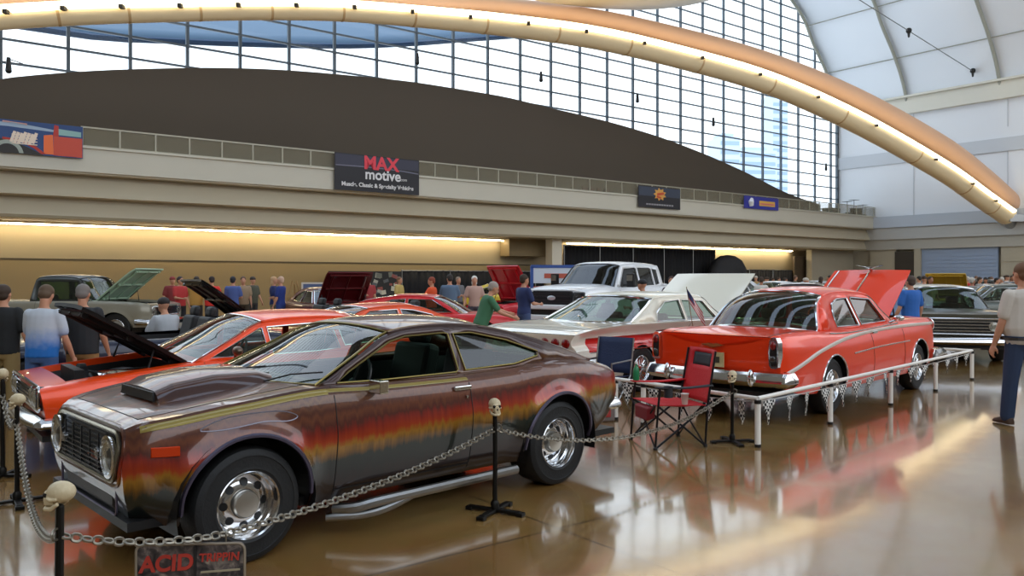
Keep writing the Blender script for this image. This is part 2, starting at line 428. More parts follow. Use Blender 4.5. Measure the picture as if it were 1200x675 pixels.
# ---- outside: blue canopy edge, pale towers
be=[(20,30),(100,42),(200,48),(300,52),(400,54),(470,52),(540,47),(640,39),(700,30)]
tt=42.0; pr2=[(s_of(px,tt),on_t(px,py,tt).z) for px,py in be]
b=MB(); s0_,s1_=pr2[0][0],pr2[-1][0]
b.grid(lambda u,v:(s0_+(s1_-s0_)*u, tt+9*v, interp(pr2,s0_+(s1_-s0_)*u)+v*4.2),24,4)
BLUE=mat('blue_canopy_panel','#4a6478',0.6)
o=b.build('roof_canopy',BLUE,None,True,sol=0.1); o.matrix_world=HALL; o['kind']='structure'
b=MB(); b.tube([(s0_+(s1_-s0_)*u/24,tt,interp(pr2,s0_+(s1_-s0_)*u/24)) for u in range(25)],0.16,8)
o=b.build('roof_canopy_edge',mat('blue_steel','#1f3f60',0.5),None); o.matrix_world=HALL; o['kind']='structure'
def tower(pxa,pxb,top,d,label,step=None):
    a=at(pxa,d,0); c=at(pxb,d,0); zt=EYE+(HZ-top)*d/F
    r=empty('office_tower',((a.x+c.x)/2,d,0),0.15,label,'building')
    wd=(c.x-a.x)
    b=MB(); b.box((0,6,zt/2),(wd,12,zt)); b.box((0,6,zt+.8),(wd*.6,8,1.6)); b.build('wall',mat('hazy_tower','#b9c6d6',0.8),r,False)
    b=MB(); n=max(3,int(wd/2.2)); 
    z=4
    while z<zt-2:
        b.box((0,-.05,z),(wd*.92,0.1,1.5)); z+=3.4
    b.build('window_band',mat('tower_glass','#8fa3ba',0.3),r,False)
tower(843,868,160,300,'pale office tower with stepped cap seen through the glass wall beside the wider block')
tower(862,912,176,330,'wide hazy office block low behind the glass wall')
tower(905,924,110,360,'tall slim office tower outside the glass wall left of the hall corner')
# ---- cove lights (lamps in the soffit slot) 
def cove(name,pa,pb,t,z,strength,label,w=0.10):
    s1,s2=s_of(pa,t),s_of(pb,t)
    r=empty(name,ST((s1+s2)/2,t,z),HANG,label,'light')
    L=s2-s1
    b=MB(); b.box((0,0,0.06),(L,0.2,0.06)); b.build('housing',mat('cove_housing','#c8bda0',0.6),r,False)
    b=MB(); b.box((0,0.0,0.005),(L*.998,w,0.05)); b.build('lamp_tube',mat('cove_lamp','#ffffff',0.5,emit='#ffecc4',estr=strength),r,False)
cove('cove_light',-60,590,TG-0.45,3.84,26,'long warm cove light strip along the tan wall under the balcony')
cove('cove_light',629,640,TG-0.75,3.86,11,'short warm cove light beside the pale column')
cove('cove_light',664,928,TG+0.25,3.86,26,'warm cove light strip above the black drapes under the balcony',0.14)
# ---- railing
r=empty('balcony_railing',ST(0,TB+.1,6.7),HANG,'long pale metal mesh railing along the edge of the upper balcony','railing')
b=MB(); L0,L1=s_of(97,TB)-0.05,SR
b.box(((L0+L1)/2,0,0.82),(L1-L0,0.06,0.06)); b.box(((L0+L1)/2,0,0.1),(L1-L0,0.04,0.04))
RAIL=mat('railing_metal','#a9a595',0.5,0.3)
b.build('top_rail',RAIL,r,False)
s=L0+0.05
while s<L1:
    b=MB(); b.box((s,0,0.40),(0.055,0.055,0.84)); s+=1.34; b.build('post',RAIL,r,False)
m=mat('rail_mesh','#8f8974',.8); m.node_tree.nodes['Principled BSDF'].inputs['Alpha'].default_value=.38
b=MB(); b.box(((L0+L1)/2,0,0.45),(L1-L0,0.012,0.64)); b.build('mesh_panel',m,r,False)
# ---- arched duct and light truss
def dline(px): return 1/(0.03448-(0.03448-0.01695)*px/1185.0)
def apts(rows,n=6):
    P=crom([Vector(r) for r in rows],n)
    return [(at(p.x,dline(p.x),EYE+(HZ-p.y)*dline(p.x)/F),p.z*dline(p.x)/F) for p in P]
lit=[(-120,34,13),(0,22,13),(100,16,13),(200,13.5,12),(300,12,11.5),(400,13.5,11.5),(500,21,12),(600,31,12.5),(700,45,13),(800,68,13),(900,97,13),(1000,141,13),(1100,197,12),(1150,232,11.5),(1180,253,11)]
org=[(-120,14,9),(0,0,9),(100,-5,9),(200,-9,9),(300,-10,9),(400,-6,9),(500,2,9),(600,7,10),(700,21,11),(800,44,12),(900,72,12),(1000,113,13),(1100,168,13),(1150,205,13),(1200,250,13)]
r=empty('arched_truss',at(560,dline(560),17),0,'great lit arch sweeping across the hall: glowing cream tube under a peach fabric duct','arch')
inv=Matrix.Translation(-r.location)
A=apts(lit); b=MB(); b.tube([inv@p for p,q in A],[q for p,q in A],20)
b.build('lower_tube',mat('cream_arch_tube','#efdcb4',0.5),r)
A2=apts(org); b=MB(); b.tube([inv@(p+Vector((0,0.5,0.1))) for p,q in A2],[q for p,q in A2],18)
b.build('fabric_duct',mat('peach_duct','#d8ad8c',0.6),r)
for k in (4,): pass
for i in range(0,len(A)-1,5):
    p,q=A[i]; p2=A[i+1][0]; d=(p2-p).normalized(); b=MB(); b.cyl(inv@(p-d*.05),inv@(p+d*.05),q*1.03,n=20)
    b.build('band_clamp',mat('clamp_tan','#c9a878',0.5),r)
# light line: rows of uplights on brackets in front of and above the lower tube
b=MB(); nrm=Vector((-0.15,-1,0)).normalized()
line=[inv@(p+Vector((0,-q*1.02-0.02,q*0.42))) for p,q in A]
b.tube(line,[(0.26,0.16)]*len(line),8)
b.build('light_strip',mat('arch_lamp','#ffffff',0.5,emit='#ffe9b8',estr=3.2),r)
for i in range(3,len(A)-2,4):
    b=MB(); p,q=A[i]; c=inv@(p+Vector((0.1,-q-0.30,-q*0.05)))
    b.box(c,(0.16,0.2,0.14)); b.cyl(c,c+Vector((0,.35,.1)),0.03,n=6)
    b.build('spotlight_head',mat('spot_heads','#3a342c',0.6),r,False)
b=MB(); p,q=A[-1]; c=inv@p
b.cyl(c,c+Vector((1.3,1.0,-1.2)),0.5,0.35,12); b.box(c+Vector((.6,.1,-.2)),(1.6,1.6,0.5)); b.cyl(c+Vector((0,-.5,0)),c+Vector((3.2,3.2,-2.0)),0.12,n=8)
b.build('end_bearing',STEEL,r)
# ---- suspended cables with turnbuckles on the right, sensors on the glass
b=MB(); r=empty('suspension_cable',on_t(1065,33,27),0,'thin diagonal cable with small black fixtures across the white vault','cable')
a=on_t(985,-14,27)-r.location; c=on_t(1230,140,27)-r.location; b.tube([a,c],0.03,6); b.build('cable',mat('cable_grey','#6b6f72',0.5),r)
for px,py in ((1065,36),(1140,83),(1196,118)):
    c=on_t(px,py,27)-r.location; b=MB(); b.cyl(c+Vector((0,0,.15)),c-Vector((0,0,.45)),0.14,0.06,8); b.sph(c,0.2,8,6); b.build('fixture',BLACK,r)
for i,(px,py,t) in enumerate(((10,75,36.5),(489,68,36.5),(634,89,36.5),(747,114,36.5),(836,142,36.5),(968,195,37))):
    c=on_t(px,py,t); r=empty('hanging_sensor',c,0,['small dark sensor hung before the glass at its left end','small dark sensor on the glass wall above the banner with red lettering','small dark sensor on the glass wall above mid arch','small dark sensor on the glass wall above the gold-logo banner','small dark sensor on the glass wall above the blue banner','small dark sensor low on the glass near the hall corner'][i],'sensor')
    b=MB(); b.cyl((0,0,.25),(0,0,-.2),0.07,0.11,8); b.sph((0,0,-.25),0.12,8,6); b.cyl((0,0,.2),(0,.9,.25),.02,n=6); b.build('sensor_body',BLACK,r)
# ================================================================== banners, drapes, things on the balcony
def banner_root(name,pxl,pxr,ztop,zbot,label,t=TB-.14,cat='banner'):
    s1,s2=s_of(pxl,t),s_of(pxr,t); W=s2-s1; H=ztop-zbot
    r=empty(name,ST((s1+s2)/2,t,zbot),HANG,label,cat); return r,W,H
def zy(py,px,t=TB-.14): return on_t(px,py,t).z
def TM(x,y,z): return Matrix.Translation((x,y,z))@Matrix.Rotation(PI/2,4,'X')
# big sponsor banner
r,W,H=banner_root('sponsor_banner',392,491,zy(178,392),zy(229,491),'black banner with red MAX and white motive lettering on the balcony front')
b=MB(); b.box((0,0,H/2),(W,.03,H)); b.build('banner_cloth',mat('banner_black','#1b1a22',.55),r,False)
b=MB(); P=[(-W*.49,H*.68),(-W*.2,H*.69),(W*.1,H*.68),(W*.3,H*.66),(W*.49,H*.62)]
b.add([(x,-.018,z) for x,z in P]+[(x,-.018,z-.05) for x,z in P[::-1]],[tuple(range(10))]); b.build('swoosh',mat('banner_grey','#6c6c80',.5),r,False)
b=MB(); b.box((0,-.012,H*.83),(W*.985,.012,H*.28)); b.build('upper_field',mat('banner_slate','#2d2d42',.5),r,False)
mr=mat('banner_red','#e0384a',.5); mw=mat('banner_white','#e2e2e4',.5)
text_mesh('lettering','MAX',H*.50,mr,r,TM(.15,-.03,H*.78),bold=.03)
text_mesh('lettering','motive',H*.40,mw,r,TM(.25,-.03,H*.47),bold=.015)
text_mesh('lettering','.com',H*.12,mw,r,TM(W*.30,-.03,H*.40))
text_mesh('lettering','Muscle, Classic & Specialty Vehicles',H*.155,mw,r,TM(0,-.03,H*.17),bold=.008)
# hot rod picture banner at the far left
r,W,H=banner_root('hot_rod_banner',-55,97,zy(139,0),zy(186,97),'large picture banner of an orange hot rod hung at the left end of the balcony')
b=MB(); b.box((0,0,H/2),(W,.03,H)); b.build('banner_cloth',mat('banner_blue','#173f78',.5),r,False)
def flat(pts,m,nm,dy=-.02): 
    b=MB(); b.add([(x*W-W/2,dy,z*H) for x,z in pts],[tuple(range(len(pts)))]); return b.build(nm,m,r,False)
flat([(0,.88),(.45,.93),(.8,.80),(.8,.74),(.4,.80),(0,.78)],mat('picture_sky','#9ab0c8',.5),'sky_streak')
flat([(.36,.96),(.55,.93),(.55,.86),(.36,.90)],mat('picture_pink','#cf9a8e',.5),'sky_streak')
flat([(0,0),(.02,.35),(.36,.42),(.55,.22),(.66,.05),(.68,0)],mat('picture_dark','#1d1714',.5),'ground_area',-.018)
flat([(.36,.40),(.50,.36),(.60,.20),(.66,.04),(.70,.04),(.62,.26),(.52,.42),(.36,.47)],mat('picture_red','#b02a1c',.5),'fender_shape',-.024)
flat([(.68,.05),(.68,.62),(.745,.66),(.755,.64),(.76,.05)],mat('picture_orange','#e8661a',.4),'cowl_shape',-.024)
flat([(.76,.03),(.76,.62),(.995,.62),(.995,.02)],mat('picture_deep_orange','#c23812',.4),'door_shape',-.024)
flat([(.755,.62),(.765,.97),(.80,.95),(.80,.62)],mat('picture_red','#b02a1c',.5),'pillar_shape',-.026)
flat([(.80,.67),(.80,.86),(.985,.82),(.985,.66)],mat('picture_teal','#86b0ae',.4),'window_shape',-.024)
b=MB()
for k in range(7): b.box((W*(.44+.028*k)-W/2,-.03,H*(.50-.02*(k%3))),(.10,.012,.42),Matrix.Rotation(.3,3,'Y'))
for k in range(4): b.box((W*.53-W/2,-.034,H*(.30+.09*k)),(W*.20,.012,.035))
b.build('engine_shape',mat('picture_chrome','#b9a898',.3,.4),r,False)
b=MB(); b.lathe([(.50,-.03),(.36,-.03)],(W*.40-W/2,0,-.02+.0),'Y',28); 
b.v=[(x,y,max(z,.02)) for x,y,z in b.v]; b.build('wheel_shape',mat('picture_wheel','#9aa49c',.5),r,False,merge=True)
# gold logo banner and blue banner
r,W,H=banner_root('logo_banner',748,797,zy(217,748),zy(246,797),'small black banner with orange and gold emblem on the balcony front')
b=MB(); b.box((0,0,H/2),(W,.03,H)); b.build('banner_cloth',mat('banner_black','#1b1a22',.55),r,False)
b=MB(); b.box((0,-.012,H*.76),(W*.98,.014,H*.42)); b.build('upper_field',mat('banner_night','#323c50',.5),r,False)
b=MB(); n=18; b.add([(.0+(.62 if k%2 else .40)*math.cos(2*PI*k/n)*1.0,-.024,H*.66+(.42 if k%2 else .28)*math.sin(2*PI*k/n)) for k in range(n)],[tuple(range(n))]); b.build('emblem',mat('emblem_gold','#d8a24a',.4),r,False)
b=MB(); b.box((.05,-.032,H*.68),(.62,.012,.16),Matrix.Rotation(-.15,3,'Y')); b.box((-.1,-.032,H*.52),(.4,.012,.12),Matrix.Rotation(.2,3,'Y')); b.build('emblem_bar',mat('emblem_red','#c44a24',.4),r,False)
b=MB()
for k in range(11): b.box((-W*.30+k*W*.06,-.024,H*.16),(W*.045,.01,H*.07))
b.build('small_print',mat('banner_grey_text','#9a9aa0',.5),r,False)
r,W,H=banner_root('blue_banner',872,912,zy(229,872),zy(247,912),'blue banner with yellow panel on the balcony front near the corner')
b=MB(); b.box((0,0,H/2),(W,.03,H)); b.build('banner_cloth',mat('banner_royal','#2a2f9a',.5),r,False)
b=MB(); b.box((W*.16,-.02,H*.48),(W*.46,.014,H*.42)); b.build('yellow_panel',mat('banner_yellow','#e0b24a',.5),r,False)
b=MB(); b.box((W*.16,-.03,H*.44),(W*.40,.012,H*.14)); b.build('red_line',mat('banner_pink','#d8786a',.5),r,False)
b=MB(); b.tube([(-W*.31,-.03,H*.2),(-W*.33,-.03,H*.5),(-W*.29,-.03,H*.8)],[.18,.24,.12],8); b.build('white_figure_mark',mat('banner_white','#e2e2e4',.5),r,False)
# ---- black drapes on pipes
def drape(name,px1,px2,t,h,label,m):
    s1,s2=s_of(px1,t),s_of(px2,t); L=s2-s1; r=empty(name,ST((s1+s2)/2,t,0),HANG,label,'drape')
    n=int(L/.09); b=MB()
    pts=[(-L/2+L*k/n,.045*math.sin(k*1.7)+.02*math.sin(k*.61)) for k in range(n+1)]
    b.grid(lambda u,v:(pts[int(round(u*n))][0],pts[int(round(u*n))][1]*(1-.5*v),.03+(h-.03)*v),n,1); b.build('fabric',m,r,True,ang=2.5,sol=.01)
    b=MB(); b.cyl((-L/2,0,h),(L/2,0,h),.03,n=8); b.build('crossbar',STEEL,r)
    k=0
    while k*3.0<=L:
        b=MB(); x=-L/2+k*3.0; b.cyl((x,-.1,0),(x,-.1,h+.06),.028,n=8); b.box((x,-.1,.01),(.45,.45,.02)); b.build('upright_pole',STEEL,r); k+=1
BD=mat('black_drape','#0b0b10',.85)
drape('black_drape',470,638,37.2,2.05,'low run of black drape left of the pale column',BD)
drape('tall_black_drape',660,838,37.4,3.66,'tall black drape right of the pale column behind the pickup',BD)
drape('tall_black_drape',848,930,38.1,2.3,'lower black drape right of the covered stack under the balcony',BD)
# covered stack (dark rounded heap) and vendor bits in front of the drapes
c=on_t(853,318,36.0); r=empty('covered_stack',(c.x,c.y,0),HANG,'dark rounded covered heap at the right end of the tall black drape','cover')
b=MB(); b.loft([[(1.9*w_*math.cos(a),.8*w_*math.sin(a),z) for a in [2*PI*k/20 for k in range(20)]] for z,w_ in ((0,1.1),(1.2,1.08),(2.3,.98),(2.9,.75),(3.2,.4),(3.28,.05))]); b.build('cover_sheet',mat('dark_sheet','#16161a',.7,bump=(4,.6)),r)
# picture board on the tan wall
s=s_of(385,36.8); s2=s_of(470,36.8); r=empty('picture_board',ST((s+s2)/2,36.8,0),HANG,'long display board covered with small pale pictures against the tan wall','display board')
L=s2-s; b=MB(); b.box((0,0,1.35),(L,.06,1.3)); b.build('board_panel',mat('board_black','#191715',.6),r,False)
random.seed(3)
for i in range(46):
    b=MB(); b.box((-L/2+.2+(L-.4)*random.random(),-.04-.002*i/46,.9+.95*random.random()),(.12+.22*random.random(),.01,.10+.16*random.random()),Matrix.Rotation(random.uniform(-.4,.4),3,'Y')); b.build('pinned_picture',mat('pic_%d'%(i%5),['#a9a596','#6d6f62','#8b4a42','#c2bda8','#53585c'][i%5],.6),r,False)
for sx in (-1,1):
    b=MB(); b.box((sx*L*.45,.0,.35),(.05,.05,.7)); b.box((sx*L*.45,0,.02),(.06,.6,.04)); b.build('stand_leg',BLACK,r,False)
# framed blue sign in front of low drapes
c=at(661,24.2); r=empty('framed_sign',(c.x,c.y,0),.1,'white sign in blue frame standing left of the white pickup','sign')
b=MB(); b.box((0,0,1.75),(1.9,.05,.5)); b.build('sign_face',mat('sign_white','#c8d0da',.5),r,False)
b=MB()
for x in (-.97,.97): b.box((x,0,1.0),(.09,.08,2.0))
b.box((0,0,2.0),(2.0,.08,.09)); b.build('frame',mat('sign_blue','#2b4d92',.5),r,False)
b=MB(); b.box((-.1,-.03,1.72),(1.0,.02,.14)); b.build('lettering_band',mat('sign_red_band','#b5523c',.5),r,False)
# drum kit and boxes on the balcony corner
def bal(px,py,t=36.6):
    p=on_t(px,py,t); return p
c=bal(1001,250,35.8); r=empty('drum_kit',(c.x,c.y,5.89),HANG,'black drum kit with raised cymbals on the balcony by the hall corner','drum kit'); r.scale=(.8,.8,.95)
b=MB(); b.cyl((0,-.6,.75),(0,.3,.75),.62,n=20); b.build('bass_drum',BLACK,r)
for x,z in ((-.55,1.35),(.5,1.38),(1.3,.9),(-1.4,.95)):
    b=MB(); b.cyl((x,-.2,z-.2),(x,-.2,z+.22),.34,n=16); b.build('drum',BLACK,r)
for x,z in ((-1.5,2.1),(-.2,2.3),(1.5,1.95)):
    b=MB(); b.lathe([(0,.05),(.1,.03),(.55,0)],(x,-.1,z),'Z',20); b.build('cymbal',mat('cymbal_dark','#4a4636',.3,.8),r); b=MB(); b.cyl((x,-.1,0),(x,-.1,z),.03,n=6); b.build('cymbal_stand',BLACK,r)
for i,(px,hh,w_) in enumerate(((940,1.0,1.6),(958,1.15,2.0),(974,1.5,1.4),(985,1.0,1.3))):
    c=bal(px,250,36.9); r=empty('stage_case',(c.x,c.y,5.86),HANG,['low dark case on the balcony left of the case row','long dark case second along the balcony corner','tallest dark case on the balcony beside the glass corner','small dark case on the balcony just left of the drum kit'][i],'case','stage cases on the balcony')
    b=MB(); b.box((0,0,hh/2+.05),(w_,.8,hh)); bevel(b.build('case_body',mat('case_green_black','#1d2622',.6),r,False),.04); b=MB()
    for z in (.2,hh-.1): b.box((0,-.41,z),(w_*.9,.03,.05))
    b.build('case_edging',STEEL,r,False)
# speakers people seen over the parapet near mid rail: dark red seats
c=bal(698,219,35.9); r=empty('folded_flags',(c.x,c.y,5.86),HANG,'small cluster of dark red seat backs behind the balcony rail','seats')
for k in range(4):
    b=MB(); b.box((-.9+k*.6,0,1.0),(.42,.08,.6)); b.box((-.9+k*.6,.25,.6),(.42,.45,.07)); bevel(b.build('seat_back',mat('dark_red_seat','#5a2420',.6),r,False),.03)
# ================================================================== cars
def wheel(parent,x,y,R,W,style,side,m_rim=None,rr=None):
    """side=+1 left, -1 right: outer face looks to side*y"""
    rr=rr or R*0.60; m_rim=m_rim or CHROME; h=W/2
    prof=[(rr-0.01,-h*.9),(rr+.012,-h),(R*.90,-h*1.0),(R*.97,-h*.9),(R,-h*.72),(R,h*.72),(R*.97,h*.9),(R*.90,h*1.0),(R*.86,h*1.02),(R*.85,h*.985),(rr+.03,h*.97),(rr+.012,h),(rr-0.01,h*.9)]
    b=MB(); b.lathe([(a,c*side) for a,c in prof],(0,0,0),'Y',40,closed=True)
    # tread grooves
    t=b.build('wheel',RUBBER,parent); t.location=(x,y,R)
    def L(mb,prof,n=36): mb.lathe([(a,c*side) for a,c in prof],(0,0,0),'Y',n)
    if style=='slot':      # deep polished dish with dark round slots and a big flat cap
        b=MB(); L(b,[(rr,h*.93),(rr*.97,h*.97),(rr*.93,h*.9),(rr*.90,h*.55),(rr*.86,h*.5),(rr*.84,h*.2),(rr*.80,h*.16),(rr*.70,h*.26),(rr*.52,h*.40),(rr*.42,h*.40),(rr*.40,h*.30),(0.0,h*.30)])
        b.build('rim',m_rim,t)
        for k in range(8):
            b=MB(); a=2*PI*k/8; c=Vector((math.cos(a)*rr*.63,0,math.sin(a)*rr*.63)); n=Vector((math.cos(a)*.45,side,math.sin(a)*.45)).normalized()
            c.y=side*h*.33; b.cyl(c-n*.03,c+n*.004,rr*.125,n=14)
            b.build('slot',BLACK,t)
        b=MB(); L(b,[(rr*.40,h*.34),(rr*.40,h*.64),(rr*.36,h*.72),(rr*.2,h*.75),(0,h*.75)]); b.build('hub_cap',mat('satin_cap','#b9b6ae',0.28,0.9),t)
    elif style=='mag':
        b=MB(); L(b,[(rr,h*.93),(rr*.96,h*.97),(rr*.92,h*.88),(rr*.88,h*.3),(rr*.86,h*.1),(rr*.5,-h*.3),(0,-h*.3)]); b.cur=0; b.build('rim',m_rim,t)
        b=MB(); L(b,[(rr*.85,h*.12),(rr*.5,-h*.2),(0,-h*.2)]); b.build('rim_back',BLACK,t)
        b=MB()
        for k in range(5):
            a=2*PI*k/5+.3; ca,sa=math.cos(a),math.sin(a)
            def P(r_,w,hh): return (ca*r_-sa*w,side*hh,sa*r_+ca*w)
            b.hexa([P(rr*.15,-rr*.13,h*.3),P(rr*.88,-rr*.12,h*.15),P(rr*.88,rr*.12,h*.15),P(rr*.15,rr*.13,h*.3)],[P(rr*.15,-rr*.11,h*.55),P(rr*.9,-rr*.09,h*.45),P(rr*.9,rr*.09,h*.45),P(rr*.15,rr*.11,h*.55)])
        b.build('spokes',m_rim,t)
        b=MB(); L(b,[(rr*.24,h*.2),(rr*.22,h*.68),(rr*.15,h*.74),(0,h*.76)]); b.build('hub_cap',m_rim,t)
    elif style=='wire':
        b=MB(); L(b,[(rr,h*.93),(rr*.97,h*.98),(rr*.93,h*.9),(rr*.88,h*.5),(rr*.5,h*.35),(rr*.3,h*.55),(rr*.2,h*.7),(0,h*.72)]); b.build('rim',m_rim,t)
        b=MB()
        for k in range(16):
            a=2*PI*k/16; b.cyl((math.cos(a)*rr*.86,side*h*.55,math.sin(a)*rr*.86),(math.cos(a+.3)*rr*.3,side*h*.68,math.sin(a+.3)*rr*.3),.009,n=5)
        b.build('spokes',m_rim,t)
    else:
        b=MB(); L(b,[(rr,h*.9),(rr*.95,h*.95),(rr*.88,h*.7),(rr*.8,h*.5),(rr*.5,h*.62),(rr*.45,h*.8),(0,h*.85)]); b.build('rim',m_rim,t)
    return t

class Car:
    def __init__(s,name,label,cat,pos,ang,sp,group=None):
        s.sp=sp; s.root=empty(name,(pos[0],pos[1],0),ang,label,cat,group)
        g=sp.get
        s.x0,s.x1=sp['x0'],sp['x1']; s.tum=g('tum',0.42)
        s.P=g('prof',[(0,.93),(.12,.965),(.4,.995),(.62,1.0),(.8,.985),(.92,.96),(1,.925)])
        s.lean_f=g('front',[(0,0),(1.2,0)]); s.lean_r=g('rear',[(0,0),(1.2,0)])
    def zt(s,x): return interp(s.sp['top'],x)
    def zs(s,x): return interp(s.sp['sh'],x)
    def hm(s,x): return interp(s.sp['hw'],x)
    def zb0(s,x): return interp(s.sp['bot'],x) if isinstance(s.sp['bot'],list) else s.sp['bot']
    def zb(s,x):
        z=s.zb0(x)
        for xc,R,zc in s.sp['arch']:
            if abs(x-xc)<R: z=max(z,zc+math.sqrt(max(0,R*R-(x-xc)**2)))
        return min(z,s.zs(x)-0.05)
    def hs(s,x): return s.hm(x)*s.P[-1][1]
    def yside(s,x,z):
        zb=s.zb0(x); r=(z-zb)/max(.01,(s.zs(x)-zb)); r=max(0,min(1,r))
        y=s.hm(x)*interp(s.P,r)
        # flare over the arches
        for xc,R,zc in s.sp['arch']:
            d=math.hypot(x-xc,z-zc); fl=s.sp.get('flare',0.0)
            if fl and z>zc-.3: y+=fl*math.exp(-((d-R)/0.06)**2)*(1 if d>=R-.02 else 1)
        return y
    def dx(s,x,z):
        wf=max(0,(x-(s.x1-.55))/.55); wr=max(0,((s.x0+.5)-x)/.5)
        return wf**1.5*lin(s.lean_f,z)+wr**1.5*lin(s.lean_r,z)
    def top(s,x,q):   # q in -1..1 across
        hs=s.hs(x); pw=s.sp.get('pw',3.0)
        z=s.zt(x)+(s.zs(x)-s.zt(x))*abs(q)**pw
        for f in s.sp.get('topmod',[]): z+=f(x,q*hs,q)
        return (x+s.dx(x,z),q*hs,z)
    def side(s,x,z,sg): return (x+s.dx(x,z),sg*s.yside(x,z),z)
    def pside(s,x,z,sg,o=0.004):
        p=s.side(x,z,sg); return (p[0],p[1]+sg*o,p[2])
    def body(s,pm):
        sp=s.sp; g=sp.get
        xs=set(np.round(np.arange(s.x0,s.x1+.001,0.07),4).tolist())|{s.x0,s.x1,s.x1-.02,s.x0+.02,s.x1-.05,s.x0+.05,s.x1-.1,s.x0+.1}
        for xc,R,zc in sp['arch']:
            for k in range(21): xs.add(round(xc+R*math.cos(PI*k/20)*.9995,4))
            xs.add(round(xc-R-.001,4)); xs.add(round(xc+R+.001,4))
        keys=[]
        cab=sp['cabin']; hood=g('hood'); trunk=g('trunk'); door=g('door',[])
        for t in [cab]+([hood[:2]] if hood else [])+([trunk[:2]] if trunk else [])+list(door): keys+=list(t[:2])
        xs=[x for x in xs if all(abs(x-k)>.018 for k in keys)]+keys
        xs=sorted(set(xs))
        qs=[-1,-.97,-.92,-.86,-.75,-.6,-.4,-.2,0,.2,.4,.6,.75,.86,.92,.97,1]
        rs=[1-(k/15.0) for k in range(1,16)]; rs=[.985,.96,.93]+rs
        rs=sorted(set(rs),reverse=True)
        M={}
        def T(i,j): return s.top(xs[i],qs[j])
        def S(i,k,sg):
            x=xs[i]; zs,zb=s.zs(x),s.zb(x)
            if k<0: return s.top(x,sg)
            z=zb+(zs-zb)*rs[k]; return s.side(x,z,sg)
        parts={}
        def add(name,quad):
            parts.setdefault(name,MB()).add(quad,[tuple(range(len(quad)))])
        hq=g('hood_q',.86); cq=g('cabin_q',.92)
        for i in range(len(xs)-1):
            xm=(xs[i]+xs[i+1])/2
            for j in range(len(qs)-1):
                qm=abs(qs[j]+qs[j+1])/2; nm='body_shell'
                if cab[0]<xm<cab[1] and qm<cq: continue
                if hood and hood[0]<xm<hood[1] and qm<hq:
                    nm='hood'
                    if g('hood_open'): continue
                if trunk and trunk[0]<xm<trunk[1] and qm<.86: nm='trunk_lid'
                add(nm,[T(i,j),T(i+1,j),T(i+1,j+1),T(i,j+1)])
            for k in range(-1,len(rs)-1):
                for sg in (1,-1):
                    r=(rs[k]+rs[k+1])/2 if k>=0 else 1
                    nm='body_shell'
                    for n_,dd in enumerate(door):
                        if dd[0]<xm<dd[1] and r>.1: nm='door_%d_%d'%(n_,sg)
                    add(nm,[S(i,k,sg),S(i+1,k,sg),S(i+1,k+1,sg),S(i,k+1,sg)])
        for i in (0,len(xs)-1):
            for k in range(-1,len(rs)-1):
                if k==-1: 
                    parts['body_shell'].add([T(i,j) for j in range(len(qs))]+[S(i,0,1),S(i,0,-1)][0:2],[tuple(range(len(qs)+2))])
                else: add('body_shell',[S(i,k,1),S(i,k+1,1),S(i,k+1,-1),S(i,k,-1)])
        s.xs=xs
        for nm,mb in parts.items():
            n2='door' if nm.startswith('door') else nm
            o=mb.build(n2,pm if nm!='trunk_lid' or not g('trunk_m') else g('trunk_m'),s.root,ang=g('crease',.5))
            if n2=='door': s.door_last=o; s.__dict__.setdefault('doors',[]).append((nm,o))
            else: s.__dict__[n2]=o
        # underbody, arch liners, shut lines
        b=MB(); zf=s.zb0(0)+.02
        hw=min(s.hm(0),s.hm(s.x0+.4))*.86
        axs=sorted([a[0] for a in sp['arch']]); Rm=sp['arch'][0][1]
        b.box(((axs[0]+axs[1])/2,0,zf),(axs[1]-axs[0]-2*Rm,hw*2,.06))
        for sg,x in ((-1,s.x0),(1,s.x1)): b.box(((x+(axs[0 if sg<0 else 1]+sg*Rm))/2,0,zf+.04),(abs(x-(axs[0 if sg<0 else 1]+sg*Rm))*.86,hw*1.9,.05))
        wi=hw-.36
        for xc,R,zc in sp['arch']:
            b.box((xc,0,.32),(.2,wi*2,.1)); 
            for sg in (1,-1):
                b.cyl((xc,sg*wi,zc),(xc,sg*(hw+.02),zc),R+.05,n=28)if False else b.grid(lambda u,v:(xc+(R+.03)*math.cos(PI*(1.15*u-.075)),sg*(wi+(s.yside(xc,zc+R)*.97-wi)*v),min(zc+(R+.03)*math.sin(PI*(1.15*u-.075)),s.zs(xc)-.03)),16,2)
                b.grid(lambda u,v:(xc+(R+.03)*math.cos(PI*(1.15*u-.075))*v,sg*wi,min(zc+(R+.03)*math.sin(PI*(1.15*u-.075))*v,s.zs(xc)-.03)),16,2)
        b.build('underbody',DARK,s.root,False)
        def ln(P): q=MB(); q.tube(P,.0035,4); q.build('panel_seam',BLACK,s.root)
        def seam(x,sgs=(1,-1),z0=None,z1=None):
            for sg in sgs:
                zl=(z0 if z0 is not None else s.zb(x)+.05*(s.zs(x)-s.zb(x))); zh=(z1 or s.zs(x))
                ln([s.pside(x,zl+(zh-zl)*u/12,sg,0.0005) for u in range(13)])
        for dd in door:
            seam(dd[0]); seam(dd[1])
            for sg in (1,-1):
                zz=lambda x: s.zb0(x)+(s.zs(x)-s.zb0(x))*.1
                ln([s.pside(dd[0]+(dd[1]-dd[0])*u/16,zz(dd[0]+(dd[1]-dd[0])*u/16),sg,.0005) for u in range(17)])
        for reg,qq in ((hood,hq),(trunk,.86)):
            if not reg or (reg is hood and g('hood_open')): continue
            for x in reg[:2]: ln([s.top(x,-qq+2*qq*u/16) for u in range(17)])
            for sg in (1,-1): ln([s.top(reg[0]+(reg[1]-reg[0])*u/16,sg*qq) for u in range(17)])
